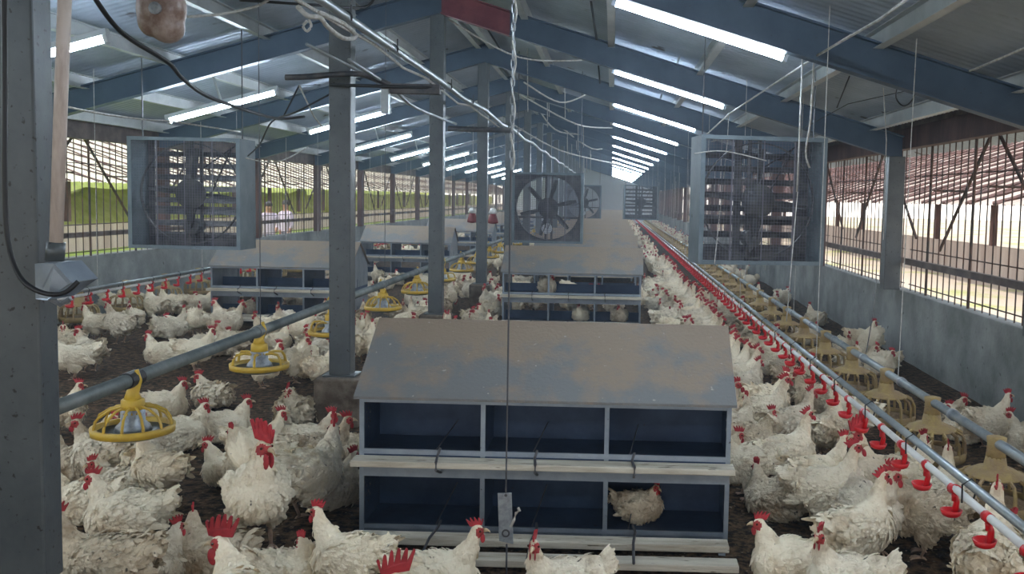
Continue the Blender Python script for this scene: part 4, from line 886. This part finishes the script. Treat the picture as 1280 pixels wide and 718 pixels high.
# (pose, pixel x, bottom pixel y, heading, scale, label) - heading 0 faces right, 90 away from the viewer, 180 left
near = [
 ('rooster', 322, 698, -62, 1.12, 'Large white rooster facing the viewer, tall spiky comb, in the left foreground'),
 ('rooster_l', 396, 652, 60, 1.05, 'Rooster with dark red comb half hidden right behind the large front-facing rooster'),
 ('stand', 436, 770, 165, 1.0, 'White hen with head turned left, bottom edge just left of the nearest nest box'),
 ('stand_r', 318, 632, 200, 1.0, 'White hen looking left directly behind the large front-facing rooster'),
 ('sit', 292, 612, 200, 0.95, 'Small hen crouched behind and left of the large rooster, mostly hidden'),
 ('stand', 318, 600, 20, 0.95, 'White hen looking right with raised head above the large rooster group'),
 ('soiled', 400, 618, 20, 1.05, 'Soiled hen with bare patches in the huddle left of the nearest nest box'),
 ('sit_l', 402, 648, 5, 1.1, 'Ruffled greyish hen lowest in the huddle against the nearest nest box'),
 ('sit', 388, 578, 10, 1.05, 'White hen at the back of the huddle below the first column plinth'),
 ('sit_r', 432, 585, 180, 0.9, 'Hen looking left close to the corner of the nearest nest box'),
 ('sit_back', 368, 536, 130, 1.05, 'White hen resting on the litter in front of the first column plinth'),
 ('stand_r', 402, 490, 60, 0.95, 'White hen squeezed against the left side of the first column plinth'),
 ('stand', 328, 488, 5, 1.0, 'White hen standing behind the open spoked yellow feeder, facing right'),
 ('sit_back', 386, 442, 100, 1.0, 'Round white hen sitting just left of the first column beyond the feed pipe'),
 ('sit', 348, 440, 70, 0.95, 'Hen seen from behind beyond the open spoked yellow feeder'),
 ('sit_l', 264, 514, 150, 1.0, 'Ruffled white hen sitting with head turned back above the litter gap, left of centre'),
 ('sit', 284, 556, 22, 1.0, 'White hen with grey spots sitting facing right beside the ruffled one'),
 ('sit', 228, 567, 28, 1.05, 'White hen sitting right of the domed yellow feeder, red face to the right'),
 ('sit', 206, 528, 15, 1.0, 'White hen sitting just behind the right rim of the domed yellow feeder'),
 ('sit_back', 152, 572, 200, 1.0, 'White hen resting in the shade under the domed yellow feeder'),
 ('stand', 176, 622, 110, 0.95, 'Upright white hen seen from behind below the domed yellow feeder'),
 ('stand_l', 122, 618, 165, 1.0, 'White hen facing left near the left column, below the domed feeder'),
 ('sit_r', 94, 610, 180, 1.0, 'Hen with only head and breast showing right beside the near left column'),
 ('stand', 196, 640, 150, 1.0, 'White hen with a fluffy tail at the right of the left foreground group'),
 ('sit_l', 150, 636, 190, 0.95, 'White hen with red face in the middle of the left foreground group'),
 ('sit', 100, 660, 190, 1.0, 'Greyish hen pressed against the near left column in the foreground'),
 ('sit', 158, 684, 188, 1.15, 'Broad white hen facing left in front of the left foreground group'),
 ('soiled', 128, 790, 185, 1.12, 'Brown-stained hen at the bottom left beside the near column, head hidden'),
 ('sit_l', 196, 745, 10, 1.0, 'Ruffled white hen at the bottom edge right of the brown-stained one'),
 ('sit_r', 256, 735, 170, 1.05, 'Hen with red comb looking left at the bottom edge, left of the large rooster'),
 ('rooster_l', 300, 850, 120, 0.95, 'Rooster at the bottom edge of which mostly the red comb shows below the large rooster'),
 ('sit_back', 365, 760, 0, 0.95, 'White hen at the bottom edge right of the large rooster, only its back showing'),
 ('stand_r', 84, 552, 90, 0.9, 'White bird half hidden by the near left column beside the domed feeder'),
 ('stand', 92, 478, 200, 1.05, 'White hen with raised tail standing beside the near left column beyond the feed pipe'),
 ('stand_l', 112, 468, 150, 1.0, 'White hen behind the tail-raised one near the left column'),
 ('drink2', 150, 432, 160, 1.0, 'Tall white hen with stretched neck facing left near the left wall feeders'),
 ('stand', 122, 428, 175, 1.0, 'White hen facing left in front of the nearest left wall feeder'),
 ('sit', 166, 408, -80, 1.0, 'White hen facing the viewer between the left wall feeders'),
 ('soiled', 90, 415, 20, 1.0, 'Hen partly hidden by the near left column next to the left wall feeders'),
 ('drink', 194, 405, 150, 1.0, 'White hen with raised head right of the left wall feeders'),
 ('stand_r', 214, 398, 190, 1.0, 'White hen in the knot of birds left of the left nest box, foremost'),
 ('sit', 232, 394, 20, 1.0, 'White hen in the knot of birds left of the left nest box, second'),
 ('stand', 252, 398, 30, 1.0, 'White hen standing hard against the left nest box'),
 ('sit', 203, 458, 180, 1.05, 'White hen with red face left, first of the row beyond the feed pipe'),
 ('stand_l', 216, 432, 20, 1.0, 'White hen with grey back and raised tail behind the row beyond the feed pipe'),
 ('stand', 244, 466, 20, 1.0, 'White hen standing partly behind the feed pipe, second of the row'),
 ('sit_l', 272, 446, 0, 1.0, 'White hen with red face right, third of the row beyond the feed pipe'),
 ('soiled', 290, 452, 190, 0.95, 'White hen partly behind the feed pipe left of the open spoked feeder'),
 ('stand', 458, 456, 80, 1.0, 'White hen just right of the first column, above the nearest nest box roof'),
 # right of the nearest nest box
 ('sit_r', 968, 655, 165, 1.05, 'Hen with bright comb pressed to the right side of the nearest nest box'),
 ('sit', 985, 745, 175, 1.05, 'Hen looking left at the bottom edge, right corner of the nearest nest box'),
 ('stand_l', 1056, 800, 170, 1.0, 'Hen at the bottom edge facing left with head and back showing, right side'),
 ('soiled', 938, 590, 15, 0.95, 'Hen with dark comb peering out beside the upper right of the nearest nest box'),
 ('stand', 1022, 648, 22, 1.05, 'Large white hen facing right in the middle of the right aisle, purple comb above'),
 ('rooster', 1100, 662, 175, 1.0, 'Rooster with tall red comb looking left in the right aisle'),
 ('stand_l', 1086, 702, -75, 1.12, 'White hen facing the viewer in the right foreground aisle'),
 ('soiled', 1152, 705, 160, 1.1, 'Big feathery hen with its back to the drinkers, right of the front-facing hen'),
 ('stand', 1128, 640, 30, 1.0, 'Buff-tinted hen between the rooster and the red cups'),
 ('drink', 1178, 690, 70, 1.0, 'Hen stretching under the red cups right of the big feathery hen'),
 ('drink', 1232, 780, 60, 1.1, 'Big white hen drinking at the nearest visible red cup, bottom right'),
 ('sit_r', 1272, 735, 100, 1.0, 'Hen at the right bottom corner under the drinker pipe'),
 ('drink', 1034, 585, 60, 1.0, 'Slender white hen with upright neck at the red cups'),
 ('drink2', 990, 582, 35, 1.05, 'White hen feeding shoulder to shoulder in the right aisle, second behind the slender one'),
 ('stand_r', 958, 540, 15, 1.1, 'Broad white hen above right of the nearest nest box'),
 ('drink', 1060, 560, 150, 1.0, 'Hen under the red cups seen from the side beyond the slender hen'),
 # along the right wall
 ('stand', 1072, 446, 8, 0.98, 'White hen standing by the right wall facing right, head raised'),
 ('sit', 1060, 447, -85, 0.95, 'White hen facing the viewer between feed pipe and right wall'),
 ('sit_back', 1100, 465, 150, 1.0, 'Shadowed hen curled up against the right wall'),
 ('sit_r', 1186, 540, 20, 0.95, 'Hen with red face looking right behind the feed pipe, first of three'),
 ('sit', 1206, 556, 180, 0.95, 'Hen with head low between feed pipe and right wall, middle of three'),
 ('stand', 1232, 566, 15, 1.0, 'White hen with raised head by the right wall, last of three'),
 ('sit', 1282, 570, 180, 1.0, 'White hen cut by the right edge of the picture beside the wall'),
]
for k, px, py, hd, s, lab in near:
    x, y = gy(px, py); bird(k, x, y, hd*D2R, lab, s)
def put(kind, px, top, h, hd, s, lab):   # by the pixel of its crown and its height
    s_ = s; h = h*(0.89 if kind[:3] != 'roo' else 1); q = at_z(px, top, h*s); bird(kind, q.x-0.15*s*math.cos(hd*D2R), q.y-0.15*s*math.sin(hd*D2R), hd*D2R, lab, s)
put('stand', 600, 652, 0.43, 12, 1.0, 'White hen looking right in front of the perches of the nearest nest box')
put('stand_l', 652, 668, 0.43, 195, 1.0, 'Hen with head behind the hanging metal plate, facing left')
put('rooster', 488, 716, 0.46, 170, 0.9, 'Rooster of which only the red comb shows at the bottom edge below the nest perches')
bird('sit_r', 0.16, 4.15, 0.1, 'Grey-looking hen sitting inside the lower right bay of the nearest nest box', 0.72, 0.102)  # darker soiled plumage picked here to imitate the shade inside the bay
bird('sit_l', -0.75, 10.98, -1.2, 'Hen sitting in the upper left bay of the second middle nest box', 0.85, 0.437)
bird('sit', -0.35, 11.0, -1.8, 'Hen sitting in the lower middle bay of the second middle nest box', 0.85, 0.102)
bird('sit_r', 0.12, 11.0, -1.4, 'Hen sitting in the lower right bay of the second middle nest box', 0.85, 0.102)
bird('sit_l', -4.3, 11.0, -1.4, 'Hen sitting in a lower bay of the nearest left row nest box', 0.85, 0.102)

NESTS = [(-0.27, 3.97, 0.86), (-0.45, 10.75, 0.88)]+[(-0.40+0.012*i, 14.6+2.9*i, 0.88) for i in range(12)]+[(-3.87, 10.75, 0.88)]+[(-3.75+0.02*i, y, 0.88) for i, y in enumerate((16.8, 22.6, 28.4, 34.2, 40.0))]
def free(x, y, r):
    for nx, ny, h in NESTS:
        if abs(x-nx) < h+0.12 and ny-0.42-0.1 < y < ny+0.92: return False
    if abs(x-1.84) < 0.31 or (abs(x+5.65) < 0.31 and y > 9.5): return False
    for k in range(17):
        if abs(x+1.8255) < 0.27 and abs(y-FR0-FRS*k-0.06) < 0.30: return False
    for bx, by, br in birds:
        if abs(bx-x) < 0.4 and abs(by-y) < 0.5 and math.hypot(bx-x, by-y) < (r+br)*0.86: return False
    return True
kinds_mix = ['stand', 'stand_l', 'stand_r', 'sit', 'sit_l', 'sit_r', 'sit_back', 'peck', 'drink2', 'soiled']
posture = {'stand': 'standing', 'stand_l': 'side-glancing', 'stand_r': 'side-glancing', 'sit': 'sitting', 'sit_l': 'ruffled sitting', 'sit_r': 'sitting soiled',
           'sit_back': 'curled up', 'peck': 'pecking', 'drink': 'drinking', 'drink2': 'stretching', 'soiled': 'soiled standing', 'rooster': 'large-combed', 'rooster_l': 'large-combed'}
def fill(n, xa, xb, ya, yb, place, group, kinds=None, heads=None, tries=60, pw=1.0):
    cand = []
    for _ in range(n*tries):
        if len(cand) >= n or N_BIRD[0]+len(cand) >= 300: break
        x = rnd.uniform(xa, xb); y = ya+(yb-ya)*rnd.random()**pw
        if not free(x, y, 0.14): continue
        cand.append((x, y)); birds.append((x, y, 0.14))
    for _ in cand: birds.pop()
    cand.sort(key=lambda c: c[1]); cnt = {}
    for x, y in cand:
        k = rnd.choice(kinds or kinds_mix); ps = posture[k]; i = cnt.get(ps, 0); cnt[ps] = i+1
        hd = rnd.choice(heads)+rnd.gauss(0, 14) if heads else rnd.uniform(0, 360)
        bird(k, x, y, hd*D2R, '%s %s %s %s' % (ordinal(i).capitalize(), ps, 'rooster' if k.startswith('rooster') else 'hen', place), rnd.uniform(0.92, 1.06), group=group)
# birds crowding along the red cups: a row of drinkers
cnt = 0
y = 3.75
while y < 19:
    x = 1.02+rnd.uniform(-0.06, 0.04)
    if free(x, y, 0.12):
        bird(rnd.choice(['drink', 'drink', 'drink2']), x, y, rnd.gauss(20, 16)*D2R, '%s hen stretching up at the red cups, from the front' % ordinal(cnt).capitalize(), rnd.uniform(0.95, 1.05), group='hens drinking at the right aisle cups'); cnt += 1
    y += rnd.uniform(0.27, 0.36)
fill(40, 0.62, 1.0, 4.6, 16, 'in the crowded right aisle, from the front', 'hens in the right aisle', heads=[0, 30, 60, -40, 180], pw=1.2)
fill(14, 1.44, 1.53, 4.2, 13, 'between red cups and right feeders, from the front', 'hens between cups and feeders', heads=[0, 180, 90], pw=1.2)
fill(8, 2.2, 2.75, 7.4, 16, 'between feeders and right wall, from the front', 'hens by the right wall', kinds=['stand', 'sit', 'sit_l', 'peck'])
fill(26, -1.62, -1.28, 6.8, 15, 'between columns and middle nest boxes, from the front', 'hens right of the columns')
fill(34, -2.95, -2.02, 7.0, 16, 'beside the columns under the left feed pipe, from the front', 'hens under the left feed pipe')
fill(10, -1.1, 0.5, 11.9, 14.0, 'behind the second middle nest box, from the front', 'hens behind the second nest box')
fill(9, -4.7, -3.0, 9.3, 10.2, 'in front of the left nest box, from the front', 'hens before the left nest box')
fill(16, -6.1, -5.05, 8.6, 17, 'along the left wall, from the front', 'hens along the left wall', heads=[0, 180, 150])
fill(16, -5.0, -3.2, 11.8, 16.2, 'between the two left nest boxes, from the front', 'hens between the left nest boxes')
fill(40, -2.9, -1.2, 15, 26, 'far back beside the columns, from the front', 'hens far back beside the columns')
fill(40, 0.6, 1.15, 16, 30, 'far back in the right aisle, from the front', 'hens far back in the right aisle', heads=[0, 20, 180])
# nudge neighbours apart so that they touch instead of merging
def obstacle(p):
    out = Vector((0, 0))
    for nx, ny, h in NESTS:
        cx, cy_, hx, hy = nx, ny+0.40, h-0.86+0.82+0.11, 0.40+0.11
        d = p-Vector((cx, cy_)); ox, oy = hx-abs(d.x), hy-abs(d.y)
        if ox > 0 and oy > 0 and not (ny < p.y < ny+0.8 and abs(d.x) < 0.6):
            if ox < oy: out.x += ox*(1 if d.x > 0 else -1)
            else: out.y += oy*(1 if d.y > 0 else -1)
    for k in range(17):
        d = p-Vector((-1.8255, FR0+FRS*k+0.065)); r = 0.27
        if d.length < r: out += d.normalized()*(r-d.length)
    for wx, s in ((XL+0.14, 1), (XR-0.14, -1)):
        if (p.x-wx)*s < 0: out.x += wx-p.x
    return out
for it in range(14):
    for i, a in enumerate(REAL):
        for b in REAL[i+1:]:
            if abs(a[1].y-b[1].y) > 0.3: continue
            d = a[1]-b[1]; L = d.length; want = 0.225
            if 0.001 < L < want: d *= (want-L)/L*0.5; a[1] += d*a[3]; b[1] -= d*b[3]
        a[1] += obstacle(a[1])
        m = 0.10 if a[2].y < 5.5 else 0.16; e = a[1]-a[2]
        if e.length > m: a[1] = a[2]+e*(m/e.length)
for o, p, _, _ in REAL: o.location.x, o.location.y = p.x, p.y
print('BIRDS', N_BIRD[0])
# the crowd too far to count
bm = BM(); bm2 = BM()
for _ in range(700):
    zone = rnd.choice([(-6.1, -4.7), (-2.95, -1.15), (-2.95, -1.15), (0.62, 1.12), (0.62, 1.12), (2.25, 2.75)]); x = rnd.uniform(*zone); y = rnd.uniform(17 if zone[0] < -4 or zone[0] > 2 else 17, 58)
    if not free(x, y, 0.16) or y > 56.5 or (abs(x+0.25) < 1.15): continue
    a = rnd.uniform(0, 2*PI); Rz = Matrix.Rotation(a, 3, 'Z'); u = Vector((math.cos(a), math.sin(a), 0)); z = rnd.choice([0.12, 0.2])
    ball(bm, Vector((x, y, z)), (0.16, 0.12, 0.11), 9, 6, Rz); ball(bm, Vector((x, y, z+0.07))-u*0.15, (0.06, 0.05, 0.06), 6, 4, Rz); tube(bm, [Vector((x, y, z+0.03))+u*0.10, Vector((x, y, z+0.13))+u*0.15, Vector((x, y, z+0.18))+u*0.16], [0.06, 0.035, 0.028], 7)
    ball(bm2, Vector((x, y, z+0.185))+u*0.18, (0.026, 0.02, 0.03), 6, 4, Rz)
o = obj('chicken_flock', bm, M['feather'], smooth=True); o['kind'] = 'stuff'; tag(o, 'white crowd of chickens too far down the barn to count', 'flock')
o2 = obj('red_head', bm2, M['comb'], o, smooth=True); o2['kind'] = 'stuff'

# ================================================================ PEOPLE OUTSIDE THE LEFT WALL
def person(px, py, y, label, shirt='shirt', turn=0.0):
    h = at_y(px, py, y)                   # top of the head
    g = -0.35; s = (h.z-g)/1.68
    bm = BM(); J = []
    def P(x, yy, z, r): J.append((x*s, yy*s, z*s, r*s)); return len(J)-1
    pel = P(0, 0, 0.90, 0.13); wst = P(0, 0, 1.08, 0.125); chs = P(0, 0, 1.28, 0.15); nk = P(0, 0, 1.43, 0.055); hd = P(0, -0.01, 1.54, 0.085); tp = P(0, -0.005, 1.62, 0.07)
    E = [(pel, wst), (wst, chs), (chs, nk), (nk, hd), (hd, tp)]
    for sd in (-1, 1):
        sh = P(sd*0.17, 0, 1.36, 0.065); el = P(sd*0.24, -0.02, 1.08, 0.045); wr = P(sd*0.22, -0.14, 0.88, 0.032); ha = P(sd*0.21, -0.19, 0.82, 0.035)
        hp_ = P(sd*0.09, 0, 0.82, 0.10); kn = P(sd*0.10, -0.02, 0.47, 0.065); an = P(sd*0.10, 0.02, 0.09, 0.045); toe = P(sd*0.11, -0.14, 0.03, 0.035)
        E += [(chs, sh), (sh, el), (el, wr), (wr, ha), (pel, hp_), (hp_, kn), (kn, an), (an, toe)]
    me = bpy.data.meshes.new('p'); me.from_pydata([j[:3] for j in J], E, []); o = bpy.data.objects.new('p', me); C.objects.link(o)
    m = o.modifiers.new('s', 'SKIN'); m.use_smooth_shade = True
    for i, j in enumerate(J): me.skin_vertices[0].data[i].radius = (j[3], j[3]*0.8); me.skin_vertices[0].data[i].use_root = (i == 0)
    o.modifiers.new('d', 'SUBSURF').levels = 2
    out = bpy.data.meshes.new_from_object(o.evaluated_get(bpy.context.evaluated_depsgraph_get())); bpy.data.objects.remove(o)
    out.materials.clear()
    for q in (shirt, 'trouser', 'human'): out.materials.append(M[q])
    for f in out.polygons:
        z = f.center.z/s; ax = abs(f.center.x)/s
        f.material_index = 2 if (z > 1.42 or (ax > 0.17 and z < 1.02)) else (0 if z > 0.92 else 1); f.use_smooth = True
    o = bpy.data.objects.new('person', out); C.objects.link(o); o.location = (h.x, h.y, g); o.rotation_euler = (0, 0, turn); tag(o, label, 'person')
    bm = BM(); ball(bm, (0, 0.012*s, 1.60*s), (0.088*s, 0.095*s, 0.085*s), 14, 10)
    for v in list(bm.verts):
        if v.co.z < 1.565*s and v.co.y < 0.03*s: bm.verts.remove(v)
    obj('hair', bm, M['hair'], o, smooth=True)
    bm = BM(); tube(bm, [(0, -0.085*s, 1.56*s), (0, -0.105*s, 1.53*s), (0, -0.085*s, 1.52*s)], [0.008*s, 0.013*s, 0.006*s], 6); obj('nose', bm, M['human'], o, smooth=True)
person(336, 252, 21.5, 'Person in a pale lilac shirt standing outside the left bars, left of two', turn=0.6)
person(357, 250, 22.3, 'Person in a pale lilac shirt standing outside the left bars, right of two', turn=-0.5)
